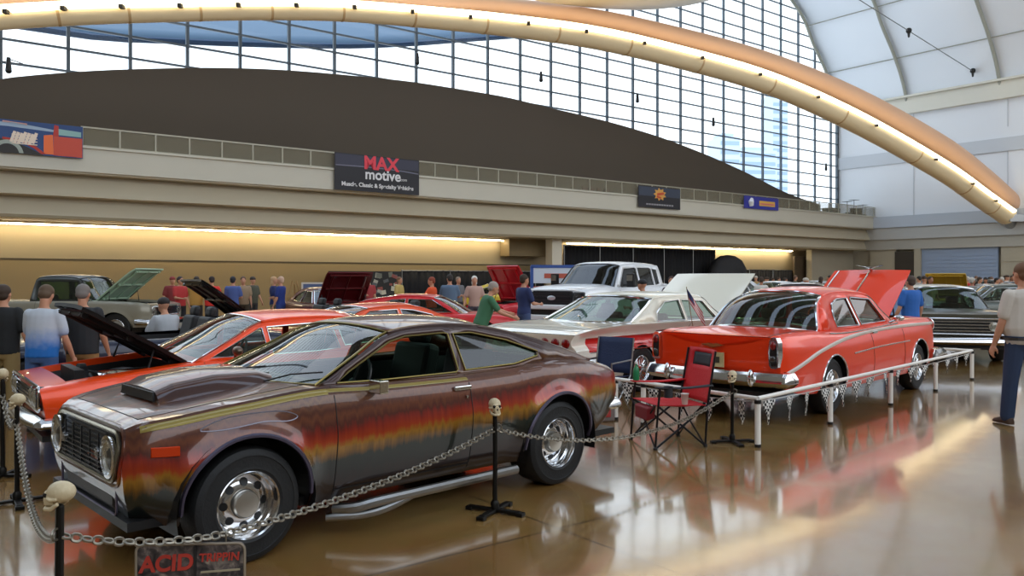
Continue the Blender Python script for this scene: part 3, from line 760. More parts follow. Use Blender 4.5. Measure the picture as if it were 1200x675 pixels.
    # --------------------------------------------------------------- greenhouse
    def rail_setup(s):
        g=s.sp['gh']; s.rail=[Vector((a,b,0)) for a,b in g['rail']]
        P=crom(s.rail,6); s.R=[(p.x,p.y) for p in P]; s.nr=len(s.rail)
        s.rail_i=lambda k: k*6
    def yg(s,x,z):
        g=s.sp['gh']; xb=max(g['rail'][-1][0],min(g['rail'][0][0],x)); zb=s.zs(xb); yb=s.hs(xb)*g.get('yb',.96); dz=max(0,z-zb)
        return yb-s.tum*dz-g.get('curv',.25)*dz*dz
    def rp(s,i,sg=1):
        x,z=s.R[i]; return Vector((x,sg*s.yg(x,z),z))
    def greenhouse(s,pm,roofm=None,glass=GLASS,trim=CHROME):
        s.rail_setup(); g=s.sp['gh']; R=s.R; ia,ib=g['roof_i'][0]*6,g['roof_i'][1]*6   # rail indices where windscreen ends / roof ends
        roofm=roofm or pm
        crown=g.get('crown',.06); bf=g.get('bow_f',.16); br=g.get('bow_r',-.12)
        n=len(R)-1
        cb,ct=g.get('cz_f',.0),crown
        czr=g.get('cz_r',.0)
        xc0=R[0][0]; xcn=R[-1][0]
        def surf(i,q,lift=0):
            x,z=R[i]; y=s.yg(x,z)
            if i<=ia: u=i/ia; bow=bf*(1-u)+g.get('bow_ft',.06)*u; cz=cb*(1-u)+ct*u
            elif i>=ib: u=(n-i)/(n-ib); bow=br*(1-u)+g.get('bow_rt',-.04)*u; cz=czr*(1-u)+ct*u
            else:
                u=(i-ia)/(ib-ia); bow=g.get('bow_ft',.06)*(1-u)+g.get('bow_rt',-.04)*u; cz=ct
            k=1-abs(q)**g.get('pw',2.4)
            return Vector((x+bow*k,y*q,z+cz*k+lift))
        s.gsurf=surf; s.gi=(ia,ib,n)
        Q=[-1,-.97,-.93,-.85,-.7,-.5,-.25,0,.25,.5,.7,.85,.93,.97,1]
        def patch(i0,i1,q0=0,q1=len(Q)-1,lift=0):
            b=MB(); rows=list(range(i0,i1+1)); qq=Q[q0:q1+1]
            vs=[surf(i,q,lift) for i in rows for q in qq]; m=len(qq)
            b.add(vs,[(a*m+c,(a+1)*m+c,(a+1)*m+c+1,a*m+c+1) for a in range(len(rows)-1) for c in range(m-1)]); return b
        o=patch(ia,ib).build('roof',roofm,s.root,ang=1.0,sol=.025); s.roof=o
        wq=(1,len(Q)-2)
        o=patch(0,ia,*wq).build('windscreen',glass,s.root,ang=1.0)
        b=MB()
        def rim(i0,i1,q):
            pts=[surf(i0,-q+2*q*u/14,.004) for u in range(15)]+[surf(i,q,.004) for i in range(i0+1,i1)]+[surf(i1,q-2*q*u/14,.004) for u in range(15)]+[surf(i,-q,.004) for i in range(i1-1,i0,-1)]
            return pts
        b.tube(rim(0,ia,.97),g.get('trim_r',.010),6,closed=True); b.build('windscreen_trim',trim,s.root)
        if g.get('rear_glass',True):
            rg0=g.get('rear_i',[None,None]); i0=ib if rg0[0] is None else rg0[0]; i1=n if rg0[1] is None else rg0[1]
            qa=g.get('rear_q',1)
            patch(i0,i1,qa,len(Q)-1-qa).build('rear_window',glass,s.root,ang=1.0)
            b=MB(); b.tube(rim(i0,i1,Q[len(Q)-1-qa]),g.get('trim_r',.010),6,closed=True); b.build('rear_window_trim',trim,s.root)
            for (c0,c1,d0,d1) in ((i1,n,0,len(Q)-1),(ib,i1,0,qa),(ib,i1,len(Q)-1-qa,len(Q)-1)):
                if c1>c0 and d1>d0: patch(c0,c1,d0,d1).build('roof_sail',roofm,s.root,ang=1.0,sol=.02)
        # side frames
        out=[(x,z) for x,z in R]
        low=[(R[-1][0]+(R[0][0]-R[-1][0])*k/14,0) for k in range(1,14)]
        low=[(x,s.zs(x)-.012) for x,_ in low]
        outline=out+low
        wins=[crom([Vector((a,c,0)) for a,c in w_],4,True) if g.get('round',1) else [Vector((a,c,0)) for a,c in w_] for w_ in g['wins']]
        wins=[[(p.x,p.y) for p in w_] for w_ in wins]
        for sg in (1,-1):
            bm=bmesh.new(); es=[]
            for loop in [outline]+wins:
                vs=[bm.verts.new((x,z,0)) for x,z in loop]
                for k in range(len(vs)): es.append(bm.edges.new((vs[k],vs[(k+1)%len(vs)])))
            bmesh.ops.triangle_fill(bm,use_beauty=True,use_dissolve=False,edges=es)
            for v in bm.verts:
                x,z=v.co.x,v.co.y; v.co=Vector((x,sg*s.yg(x,z),z))
            me=bpy.data.meshes.new('window_frame'); bm.to_mesh(me); bm.free(); me.materials.append(pm)
            o=bpy.data.objects.new('window_frame',me); COL.objects.link(o); o.parent=s.root; smooth_obj(o,.5)
            md=o.modifiers.new('t','SOLIDIFY'); md.thickness=.03; md.offset=(-1 if True else 1)
            bm=bmesh.new(); bm.from_mesh(me); bmesh.ops.recalc_face_normals(bm,faces=bm.faces)
            if sum(f.normal.y for f in bm.faces)*sg<0: bmesh.ops.reverse_faces(bm,faces=bm.faces)
            bm.to_mesh(me); bm.free()
            for k,w_ in enumerate(wins):
                b=MB(); b.tube([(x,sg*(s.yg(x,z)+.004),z) for x,z in w_],g.get('wtrim',.008),6,closed=True); b.build('window_trim',g.get('wtm',trim),s.root)
                if k in g.get('open',[]): continue
                b=MB(); b.add([(x,sg*(s.yg(x,z)-.014),z) for x,z in w_],[tuple(range(len(w_)))]); b.build('side_window',glass,s.root,False)
    def interior(s,m=UPH,seatz=.52,rear=True,wheelside=1,wm=None):
        c0,c1=s.sp['cabin']; hw=s.hs((c0+c1)/2)*.9; zf=s.zb0(0)+.05; zb=s.zs((c0+c1)/2)
        b=MB()
        b.box(((c0+c1)/2,0,zf),(c1-c0-.04,hw*2,.04))
        for sg in(1,-1): b.box(((c0+c1)/2,sg*(hw+.01),(zf+zb-.03)/2),(c1-c0-.04,.03,zb-.03-zf))
        b.box((c0+.03,0,(zf+zb)/2-.02),(.04,hw*2,zb-zf)); b.box((c1-.03,0,(zf+zb)/2-.04),(.04,hw*2,zb-zf-.05))
        b.build('cabin_lining',m,s.root,False)
        b=MB(); xd=c1-.28; b.loft([[(xd+.22,y,zb-.05),(xd,y,zb-.02),(xd-.06,y,zb-.08),(xd-.03,y,zb-.26),(xd+.2,y,zb-.3)] for y in (-hw,hw)]); b.build('dashboard',m,s.root)
        fx=s.sp.get('seat_x',c1-1.25)
        for sy in (1,-1):
            b=MB(); y=sy*hw*.5; wS=.25
            b.box((fx,y,seatz-.1),(.52,wS*2,.2)); o=None
            R=Matrix.Rotation(-.25,3,'Y')
            b.box((fx-.33,y,seatz+.27),(.15,wS*2,.62),R); b.box((fx-.43,y,seatz+.64),(.1,.26,.16),R)
            bevel(b.build('front_seat',m,s.root,False),.05,3)
        if rear and c0<fx-.9:
            b=MB(); b.box((c0+.5,0,seatz-.1),(.5,hw*1.7,.2)); b.box((c0+.22,0,seatz+.16),(.16,hw*1.7,.46),Matrix.Rotation(-.25,3,'Y')); bevel(b.build('rear_seat',m,s.root,False),.05,3)
        b=MB(); cx,cy,cz=xd-.16,wheelside*hw*.5,zb-.02; R=Matrix.Rotation(-.45,3,'Y')
        b.tube([R@Vector((0,.18*math.cos(2*PI*k/24),.18*math.sin(2*PI*k/24)))+Vector((cx,cy,cz)) for k in range(24)],.013,6,closed=True)
        for k in range(3):
            a=PI/2+2*PI*k/3; b.cyl((cx,cy,cz),R@Vector((0,.18*math.cos(a),.18*math.sin(a)))+Vector((cx,cy,cz)),.012,n=6)
        b.cyl((cx,cy,cz),(cx+.2,cy,cz-.12),.02,n=8); b.build('steering_wheel',wm or BLACK,s.root)
    def raised_hood(s,pm,ang,under=None,split=16):
        h=s.sp['hood']; q=s.sp.get('hood_q',.86); x0,x1=h[:2]; hz=s.top(x0,0)[2]
        hinge=Vector((x0,0,hz)); R=Matrix.Rotation(-ang,3,'Y')
        f=lambda u,v,o: R@(Vector(s.top(x0+(x1-x0)*u,-q+2*q*v))+Vector((0,0,o))-hinge)+hinge
        b=MB(); nu,nv=14,14
        b.grid(lambda u,v:f(u,v,0),nu,nv)
        b.build('hood',pm,s.root,ang=.6)
        b=MB(); b.grid(lambda u,v:f(.01+u*.98,.01+v*.98,-.035-.02*math.sin(PI*v)),nu,nv)
        ed=[(0,0),(1,0),(1,1),(0,1)]
        def strip(a,c):
            for k in range(12):
                u0,v0=a[0]+(c[0]-a[0])*k/12,a[1]+(c[1]-a[1])*k/12; u1,v1=a[0]+(c[0]-a[0])*(k+1)/12,a[1]+(c[1]-a[1])*(k+1)/12
                b.add([f(u0,v0,-.001),f(u1,v1,-.001),f(.01+u1*.98,.01+v1*.98,-.035),f(.01+u0*.98,.01+v0*.98,-.035)],[(0,1,2,3)])
        for k in range(4): strip(ed[k],ed[(k+1)%4])
        for v in (.15,.5,.85): b.tube([f(.05+.9*k/6,v,-.06) for k in range(7)],.03,6)
        for u in (.08,.5,.92): b.tube([f(u,.08+.84*k/6,-.06) for k in range(7)],.03,6)
        b.build('hood_underside',under or pm,s.root,ang=.6)
        for v in (.04,.96): b=MB(); b.tube([f(.02,v,-.03),f(.3,v,-.05),Vector((x0+.35,(-1 if v<.5 else 1)*s.hs(x0)*q*.96,hz-.05))],.012,6); b.build('hood_hinge',DARK,s.root)
        return f
    def engine_bay(s,pm,eng='#2a2a2c'):
        h=s.sp['hood']; q=s.sp.get('hood_q',.86); x0,x1=h[:2]; zf=.45
        N=12
        for sg in (1,-1):
            b=MB()
            for k in range(N):
                a,c=x0+(x1-x0)*k/N,x0+(x1-x0)*(k+1)/N; pa,pc=Vector(s.top(a,sg*q)),Vector(s.top(c,sg*q))
                b.add([pa,pc,pc+Vector((0,-sg*.03,-.06)),pa+Vector((0,-sg*.03,-.06))],[(0,1,2,3)])
            b.build('fender_lip',pm,s.root)
        b=MB()
        for sg in (1,-1):
            for k in range(N):
                a,c=x0+(x1-x0)*k/N,x0+(x1-x0)*(k+1)/N; pa,pc=Vector(s.top(a,sg*q))-Vector((0,sg*.03,.06)),Vector(s.top(c,sg*q))-Vector((0,sg*.03,.06))
                b.add([pa,pc,(pc.x,sg*.5,zf),(pa.x,sg*.5,zf)],[(0,1,2,3)])
        hw=s.hs(x0)*q-.03
        b.box(((x0+x1)/2,0,zf),(x1-x0,1.0,.03))
        for x in (x0,x1):
            p=s.top(x,0)[2]-.05; hw=s.hs(x)*q-.03; b.add([(x,-hw,p-.02),(x,hw,p-.02),(x,.5,zf),(x,-.5,zf)],[(0,1,2,3)])
        b.build('engine_bay',DARK,s.root,False)
        m=mat('engine_'+eng,eng,.45,.3); xm=x0+(x1-x0)*.42; zt_=s.top(xm,0)[2]
        b=MB(); b.box((xm,0,zf+.14),(.62,.34,.26))
        for sg in (1,-1): b.box((xm,sg*.2,zt_-.2),(.58,.14,.09),Matrix.Rotation(sg*-.5,3,'X'))
        b.build('engine_block',m,s.root,False)
        b=MB(); b.lathe([(0,0),(.2,0),(.205,.06),(.19,.075),(.05,.08),(0,.085)],(xm+.03,0,zt_-.17),'Z',24); b.build('air_cleaner',CHROME,s.root)
        b=MB()
        for sg in (1,-1):
            for k in range(4): b.tube([(xm-.22+k*.15,sg*.24,zt_-.2),(xm-.22+k*.15,sg*.33,zt_-.22),(xm-.2+k*.13,sg*.36,zf+.05)],.022,8)
        b.build('exhaust_header',STEEL,s.root)
        b=MB(); b.box((x1-.17,0,zf+.2),(.08,.7,.34)); b.cyl((x1-.28,0,zf+.2),(x1-.22,0,zf+.2),.2,n=20); b.build('radiator',DARK,s.root,False)
        b=MB(); b.box((x1-.35,-s.hs(x1-.35)*.5,zt_-.22),(.24,.17,.18)); b.build('battery',mat('battery_case','#3b3f45',.5),s.root,False)
        b=MB(); 
        for y0,y1,dz in ((-.1,.45,0),(.12,-.5,.02),(0,.3,-.04)): b.tube(crom([Vector((xm+.1,y0,zt_-.14+dz)),Vector((xm+.3,(y0+y1)/2,zt_-.09)),Vector((xm+.2,y1,zt_-.16)),Vector((x0+.08,y1*.8,zt_-.12))],5),.016,6)
        b.build('hoses',RUBBER,s.root)
    def bumper(s,x,z,hw,h,depth,m=CHROME,wrap=.3,sgn=1,name='bumper',curve=.08,prof=None):
        prof=prof or [(-.02,-h/2),(.5*depth,-h*.42),(depth,-h*.15),(depth*.95,h*.1),(depth*.6,h*.42),(-.02,h/2)]
        path=[]
        for k in range(25):
            u=-1+2*k/24; y=u*hw; xx=x+sgn*curve*(1-u*u)
            path.append((Vector((xx,y,z)),Vector((sgn,0,0))))
        ends=[]
        rings=[]
        for sg in (-1,):
            pass
        def ring(p,d): return [p+d*a+Vector((0,0,c)) for a,c in prof]
        pre=[];post=[]
        for k in range(6):
            a=PI/2*k/5
            for sg,L in ((-1,pre),(1,post)):
                p=Vector((x-sgn*(wrap if k==0 else wrap*(1-k/5.0)*.0+.0)*(1 if k==0 else 0)-sgn*0.0,sg*hw,z))
                d=Vector((sgn*math.sin(a),sg*math.cos(a),0)); L.append((p if k else Vector((x-sgn*wrap,sg*hw,z)),d))
        seq=pre+path[1:-1]+post[::-1]
        rings=[ring(p,d) for p,d in seq]
        b=MB(); b.loft(rings); return b.build(name,m,s.root,ang=.7)
    def wheels(s,R,W,style,inset=.03,Rr=None,Wr=None,rr=None,m_rim=None):
        for k,(xc,_,_) in enumerate(s.sp['arch']):
            for sg in (1,-1):
                RR=(Rr or R) if k==0 else R; WW=(Wr or W) if k==0 else W
                wheel(s.root,xc,sg*(s.hm(xc)*.985-WW/2-inset),RR,WW,style,sg,m_rim,rr)
    def mirror(s,x,sg,z,m=CHROME):
        b=MB(); y=s.hs(x); b.tube([(x,sg*(y-.01),z-.01),(x+.02,sg*(y+.08),z+.03)],.015,8); b.sph((x+.02,sg*(y+.12),z+.06),(.045,.075,.045)); b.build('side_mirror',m,s.root)
    def handle(s,x,z,sg,m=CHROME,L=.16):
        b=MB(); a=s.pside(x,z,sg,.012); b.box(a,(L,.024,.034)); o=bevel(b.build('door_handle',m,s.root,False),.008,2)
    def adopt(s):
        # handles etc. that belong to a door become its sub-parts
        ds=dict(s.__dict__.get('doors',[]))
        for o in KIDS(s.root):
            if o.name.split('.')[0]=='door_handle':
                sg=1 if o.data.vertices[0].co.y>0 else -1; x=o.data.vertices[0].co.x
                for n,d in ds.items():
                    if n.endswith('_%d'%sg):
                        xx=[v.co.x for v in d.data.vertices]
                        if min(xx)<=x<=max(xx): o.parent=d; break
def strip_on_side(car,pts,sg,r,m,name='side_trim',flat=.35):
    P=crom([Vector((a,c,0)) for a,c in pts],8)
    b=MB(); b.tube([car.pside(p.x,p.y,sg,.004) for p in P],[(r*flat,r) if False else r]*len(P),6); return b.build(name,m,car.root)
# ================================================================== car specs and builds
def hornet_paint():
    m=mat('candy_drip_paint','#3a1c14',0.32,0.3,coat=.75); nt=m.node_tree; b=nt.nodes['Principled BSDF']
    N=nt.nodes.new; Lk=nt.links.new
    tc=N('ShaderNodeTexCoord'); sx=N('ShaderNodeSeparateXYZ'); Lk(tc.outputs['Object'],sx.inputs[0])
    mp=N('ShaderNodeMapping'); mp.inputs['Scale'].default_value=(13,3,0.9); Lk(tc.outputs['Object'],mp.inputs[0])
    n=N('ShaderNodeTexNoise'); n.inputs['Scale'].default_value=1.6; n.inputs['Detail'].default_value=5; n.inputs['Roughness'].default_value=.7; Lk(mp.outputs[0],n.inputs['Vector'])
    mp2=N('ShaderNodeMapping'); mp2.inputs['Scale'].default_value=(1.1,2,7); Lk(tc.outputs['Object'],mp2.inputs[0])
    n2=N('ShaderNodeTexNoise'); n2.inputs['Scale'].default_value=1.0; n2.inputs['Detail'].default_value=4; Lk(mp2.outputs[0],n2.inputs['Vector'])
    def M(op,a,b_,c=None):
        q=N('ShaderNodeMath'); q.operation=op
        for i,v in enumerate((a,b_,c)):
            if v is None: continue
            if isinstance(v,(int,float)): q.inputs[i].default_value=v
            else: Lk(v,q.inputs[i])
        return q.outputs[0]
    z=M('MULTIPLY_ADD',n.outputs['Fac'],0.15,sx.outputs['Z'])
    z=M('MULTIPLY_ADD',n2.outputs['Fac'],0.09,z)
    z=M('ADD',z,-0.12)
    # the drip band climbs towards the tail
    z=M('MULTIPLY_ADD',sx.outputs['X'],0.045,z)
    r=N('ShaderNodeValToRGB'); Lk(z,r.inputs[0]); e=r.color_ramp.elements
    stops=[(0.10,'#22110c'),(0.36,'#24120c'),(0.45,'#0f140f'),(0.54,'#152019'),(0.585,'#6a460c'),(0.63,'#9a6a16'),(0.67,'#a0320a'),(0.73,'#801c0a'),(0.77,'#4c1a0c'),(0.81,'#683418'),(0.85,'#4c2010'),(0.89,'#5e3216'),(0.915,'#48200e'),(0.945,'#5c3814'),(0.965,'#4a240e'),(1.0,'#38180c')]
    e[0].position=stops[0][0]; e[0].color=C(stops[0][1]); e[1].position=stops[-1][0]; e[1].color=C(stops[-1][1])
    for p,c in stops[1:-1]: e.new(p).color=C(c)
    # upper panels: stretched smoky streaks
    mp3=N('ShaderNodeMapping'); mp3.inputs['Scale'].default_value=(1.0,9,1); mp3.inputs['Rotation'].default_value=(0,0,.06); Lk(tc.outputs['Object'],mp3.inputs[0])
    n3=N('ShaderNodeTexNoise'); n3.inputs['Scale'].default_value=1.4; n3.inputs['Detail'].default_value=5; Lk(mp3.outputs[0],n3.inputs['Vector'])
    r2=N('ShaderNodeValToRGB'); Lk(n3.outputs['Fac'],r2.inputs[0]); e=r2.color_ramp.elements
    e[0].position=.3; e[0].color=C('#2c160e'); e[1].position=.74; e[1].color=C('#8c683c')
    for p,c in ((.42,'#4a200e'),(.5,'#5e3a1a'),(.58,'#743010'),(.66,'#806420')): e.new(p).color=C(c)
    gm=N('ShaderNodeNewGeometry'); s3=N('ShaderNodeSeparateXYZ')
    vt=N('ShaderNodeVectorTransform'); vt.vector_type='NORMAL'; vt.convert_from='WORLD'; vt.convert_to='OBJECT'; Lk(gm.outputs['True Normal'],vt.inputs[0]); Lk(vt.outputs[0],s3.inputs[0])
    az=M('ABSOLUTE',s3.outputs['Z'],None); up=N('ShaderNodeMapRange'); up.inputs[1].default_value=.75; up.inputs[2].default_value=.93; Lk(az,up.inputs[0])
    mx=N('ShaderNodeMix'); mx.data_type='RGBA'; Lk(up.outputs[0],mx.inputs[0]); Lk(r.outputs[0],mx.inputs[6]); Lk(r2.outputs[0],mx.inputs[7])
    Lk(mx.outputs[2],b.inputs['Base Color'])
    return m
HP=hornet_paint()
# ---------------- 1. brown hatchback
hsp=dict(x0=-2.30,x1=1.99,
 top=[(-2.3,.84),(-2.15,.90),(-1.9,.945),(-1.5,.97),(.75,.985),(1.2,.95),(1.7,.895),(1.9,.86),(1.99,.82)],
 sh=[(-2.3,.82),(-2.1,.89),(-1.7,.965),(-1.3,.985),(-.8,.955),(-.3,.945),(.4,.95),(.8,.965),(1.3,.93),(1.75,.875),(1.93,.845),(1.99,.815)],
 hw=[(-2.3,.70),(-2.2,.80),(-1.9,.87),(-1.2,.905),(-.4,.89),(.6,.88),(1.3,.89),(1.65,.85),(1.85,.785),(1.99,.675)],
 bot=[(-2.3,.42),(-1.9,.33),(-1.2,.24),(1.4,.24),(1.85,.28),(1.99,.30)],
 prof=[(0,.88),(.12,.94),(.4,.985),(.6,1.0),(.72,.985),(.86,.965),(.95,.935),(1,.885)],
 arch=[(-1.335,.40,.34),(1.335,.405,.34)],flare=.035,
 front=[(.2,-.10),(.45,-.02),(.6,.0),(.85,-.05)],rear=[(.3,.22),(.6,.05),(.85,0)],
 cabin=(-1.7,.72),hood=(.80,1.90),door=[(-.40,.74)],hood_q=.84,crease=.3,cabin_q=.90,seat_x=-.45,
 gh=dict(rail=[(.80,.968),(.45,1.125),(.13,1.262),(-.3,1.30),(-.72,1.275),(-1.15,1.185),(-1.55,1.07),(-1.90,.945)],roof_i=(2,4),bow_f=.17,bow_r=-.05,bow_rt=-.03,cz_f=.0,cz_r=.0,crown=.05,yb=.955,curv=.15,
   wins=[[(.66,.975),(.55,1.035),(.15,1.205),(.0,1.235),(-.36,1.245),(-.395,1.235),(-.385,.985),(-.36,.965),(.3,.963)],
         [(-.455,.975),(-.445,1.235),(-.62,1.235),(-.95,1.165),(-1.24,1.065),(-1.22,1.03),(-.95,.985)]],round=0,open=[0],wtrim=.007,trim_r=.009),
 tum=.50)
K=Car('hatchback_car','brown candy painted fastback hatchback with gold drip bands and hood scoop, nearest car','car',(-1.175,6.215),math.atan2(-.69,-.724),hsp)
K.body(HP); K.greenhouse(HP,glass=GLASSG,trim=mat('gold_trim','#7a6c3c',0.3,0.8)); K.interior()
K.wheels(.335,.25,'slot',inset=.0,Rr=.335,Wr=.30,rr=.20)
K.root.scale=(.975,1,1)
R_=K.root
# scoop
b=MB(); sc=lambda x:K.zt(x)
rings=[]
for x,w_,h_ in ((1.66,.30,.075),(1.56,.335,.10),(1.3,.335,.11),(1.0,.32,.085),(.86,.27,.03)):
    z=sc(x)-.01
    rings.append([(x,-w_-.05,z),(x,-w_,z+h_*.7),(x,-w_*.85,z+h_),(x,0,z+h_*1.12),(x,w_*.85,z+h_),(x,w_,z+h_*.7),(x,w_+.05,z)])
b.loft(rings); b.build('hood_scoop',HP,R_)
b=MB(); z=sc(1.66); b.loft([[(1.662,-.28,z+.005),(1.662,-.27,z+.06),(1.662,.27,z+.06),(1.662,.28,z+.005)],[(1.675,-.28,z+.005),(1.675,-.27,z+.06),(1.675,.27,z+.06),(1.675,.28,z+.005)]]); b.build('scoop_opening',BLACK,R_,False)
# front end: recessed oval black grille, lamps at its ends, chrome surround
def fx(z): return 1.99+lin(hsp['front'],z)
def rrect(hw,h,zc,r,n=6):
    out=[]
    for cx,cz,a0 in ((hw-r,zc+h/2-r,0),(-hw+r,zc+h/2-r,90),(-hw+r,zc-h/2+r,180),(hw-r,zc-h/2+r,270)):
        for k in range(n+1):
            a=math.radians(a0+90*k/n); out.append((cx+r*math.cos(a),cz+r*math.sin(a)))
    return out
o_=rrect(.615,.27,.655,.12)
b=MB(); b.loft([[(fx(z)-.02,y,z) for y,z in o_],[(fx(z)+.012,y,z) for y,z in o_]]); b.build('grille',BLACK,R_,False)
b=MB()
for k in range(9): 
    z=.555+k*.026; b.box((fx(z)+.018,0,z),(.012,.76,.006))
for k in range(5): b.box((fx(.65)+.02,-.32+k*.16,.655),(.01,.008,.22))
b.build('grille_bars',mat('dark_bars','#2a2a2a',.35,.5),R_,False)
b=MB(); b.tube([(fx(z)+.014,y,z) for y,z in o_],.013,6,closed=True); b.build('grille_surround',mat('aged_trim','#8c8470',.25,.9),R_)
b=MB(); o2=rrect(.655,.33,.655,.14); b.tube([(fx(z)+.0,y*.99,z) for y,z in o2],.012,6,closed=True); b.build('nose_surround',HP,R_)
for sg in (1,-1):
    b=MB(); b.lathe([(.115,0),(.12,.03),(.10,.035),(.098,.02)],(fx(.65)+.0,sg*.49,.655),'X',28); h=b.build('headlight',CHROME,R_)
    b=MB(); b.lathe([(.0,.045),(.06,.04),(.098,.02)],(fx(.65)+.0,sg*.49,.655),'X',28); b.build('lens',LENS,h)
    b=MB(); b.lathe([(.0,-.01),(.05,.0),(.098,.02)],(fx(.65)+.0,sg*.49,.655),'X',28); b.build('reflector',mat('lamp_reflector','#c9ccc8',.25,.8),h)
    b=MB(); b.lathe([(0,.02),(.03,.02),(.034,0)],(fx(.65)+.016,sg*.32,.655),'X',16); b.build('parking_lamp',LENS,R_)
    b=MB(); P=[K.pside(x,.70,sg,.01) for x in (1.74,1.81,1.88)]
    b.loft([[Vector(p)+Vector((0,0,-.028)),Vector(p)+Vector((0,sg*.012,-.024)),Vector(p)+Vector((0,sg*.012,.024)),Vector(p)+Vector((0,0,.028))] for p in P]); b.build('marker_light',mat('amber_lens','#c2380c',.25),R_)
    # arch lips and the lipped panel above
    for xc,R,zc in hsp['arch']: b=MB(); b.tube([K.pside(xc+R*math.cos(PI*(k/24)),zc+R*math.sin(PI*k/24),sg,.004) for k in range(25)],.014,6); b.build('arch_lip',mat('violet_silver_lip','#4e4858',.3,.6),R_)
    b=MB(); P=crom([Vector((a,c,0)) for a,c in ((1.62,.80),(1.45,.855),(1.15,.86),(1.02,.82),(1.08,.795),(1.25,.81),(1.5,.79))],6,True); b.tube([K.pside(p.x,p.y,sg,.001) for p in P],.004,4,closed=True); b.build('pinstripe',mat('silver_pinstripe','#8d8a96',.35,.5),R_)
    # gold stripe along the shoulder
    def gs(a,c,z0,z1):
        b=MB(); N_=26
        b.grid(lambda u,v:Vector(K.pside(a+(c-a)*u,K.zs(a+(c-a)*u)-z0-(z1-z0)*v,sg,.002)),N_,2); b.build('gold_stripe',mat('gold_stripe_paint','#94803a',.3,.5,coat=.8),R_)
    gs(1.93,.78,.012,.045); gs(.78,-.40,.014,.034)
    # side pipe
    y=.90
    b=MB(); b.tube(crom([Vector((.70,sg*(y-.14),.17)),Vector((.60,sg*(y-.02),.19)),Vector((.47,sg*(y+.04),.215)),Vector((.1,sg*(y+.05),.22)),Vector((-.78,sg*(y+.05),.225))],6),.034,10)
    b.tube(crom([Vector((.74,sg*(y-.16),.12)),Vector((.56,sg*(y+.0),.14)),Vector((.40,sg*(y+.05),.165)),Vector((.20,sg*(y+.05),.21))],6),.026,10)
    b.build('side_pipe',STEEL,R_)
b=MB(); y=K.hs(.42); b.tube([(.42,y-.01,.90),(.43,y+.07,.915)],.016,8); b.box((.44,y+.12,.945),(.07,.13,.085)); bevel(b.build('side_mirror',mat('mirror_chrome','#cfc9bc',.15,1),R_,False),.02,3)

K.handle(-.32,.865,1); K.handle(-.32,.865,-1)
b=MB(); b.box(K.pside(-.355,.80,1,.006),(.018,.012,.018)); b.build('lock',CHROME,R_,False)
# bumper spoiler and intake
b=MB(); b.box((1.93,0,.41),(.06,.9,.13)); bevel(b.build('lower_intake',BLACK,R_,False),.02)
b=MB(); o3=rrect(.52,.17,.41,.03); b.tube([(1.965,y,z) for y,z in o3],.008,6,closed=True); b.build('intake_trim',mat('lilac_trim','#7a7488',.3,.7),R_)
# wipers and tail
for y in (.35,-.25):
    b=MB(); a=K.gsurf(0,y/.8)+Vector((.05,0,.0)); c=K.gsurf(2,(y+.40)/.8)+Vector((.02,0,.02)); b.tube([a,a.lerp(c,.5)+Vector((0,0,.02)),c],.006,5); b.build('wiper',BLACK,R_)
b=MB(); b.box((-2.30,0,.70),(.03,1.3,.16)); bevel(b.build('tail_lamp_panel',mat('red_lens','#7a0c08',.2),R_,False),.02)
K.bumper(-2.20,.55,.72,.12,.10,sgn=-1)
K.adopt()

# ---------------- 2. orange coupe with its hood up
OR=paint('orange_red_paint','#f2480a'); 
osp=dict(x0=-2.42,x1=2.36,
 top=[(-2.42,.80),(-2.2,.88),(-1.6,.93),(.85,.90),(1.3,.87),(2.0,.80),(2.36,.75)],
 sh=[(-2.42,.80),(-2.2,.90),(-1.5,.96),(-.9,.96),(-.4,.90),(.5,.88),(1.0,.87),(1.6,.82),(2.1,.765),(2.36,.73)],
 hw=[(-2.42,.84),(-2.2,.90),(-1.2,.93),(0,.92),(1.3,.93),(2.2,.90),(2.36,.87)],
 bot=[(-2.42,.36),(-1.6,.24),(1.6,.24),(2.36,.36)],
 prof=[(0,.86),(.15,.94),(.45,.985),(.62,1.0),(.8,.985),(.94,.955),(1,.90)],
 arch=[(-1.40,.37,.33),(1.40,.37,.33)],
 front=[(.3,-.14),(.5,-.05),(.8,.0)],rear=[(.3,.12),(.8,0)],
 cabin=(-1.3,1.0),hood=(1.12,2.14),hood_open=True,door=[(-.10,1.02)],seat_x=-.2,
 gh=dict(rail=[(1.10,.868),(.73,1.05),(.38,1.21),(-.12,1.245),(-.6,1.225),(-1.05,1.15),(-1.45,.985)],roof_i=(2,4),bow_f=.16,bow_r=-.10,crown=.055,yb=.95,
  wins=[[(.94,.90),(.43,1.15),(.40,1.155),(.38,.905)],[(.33,.905),(.35,1.165),(-.27,1.195),(-.34,1.19),(-.38,.93),(-.12,.91)],[(-.44,.955),(-.40,1.19),(-.6,1.17),(-.92,1.09),(-1.10,1.0)]],round=0,open=[1]),tum=.5)
K=Car('coupe_car','bright orange muscle coupe with its black lined hood propped open','car',(-2.56,8.79),math.atan2(-.616,-.788),osp)
K.body(OR); K.greenhouse(OR,glass=GLASS); K.interior(); K.engine_bay(OR); K.wheels(.325,.22,'mag')
K.raised_hood(mat('black_hood_paint','#121214',.35,coat=.6),math.radians(37),mat('hood_lining','#0e0e0f',.6))
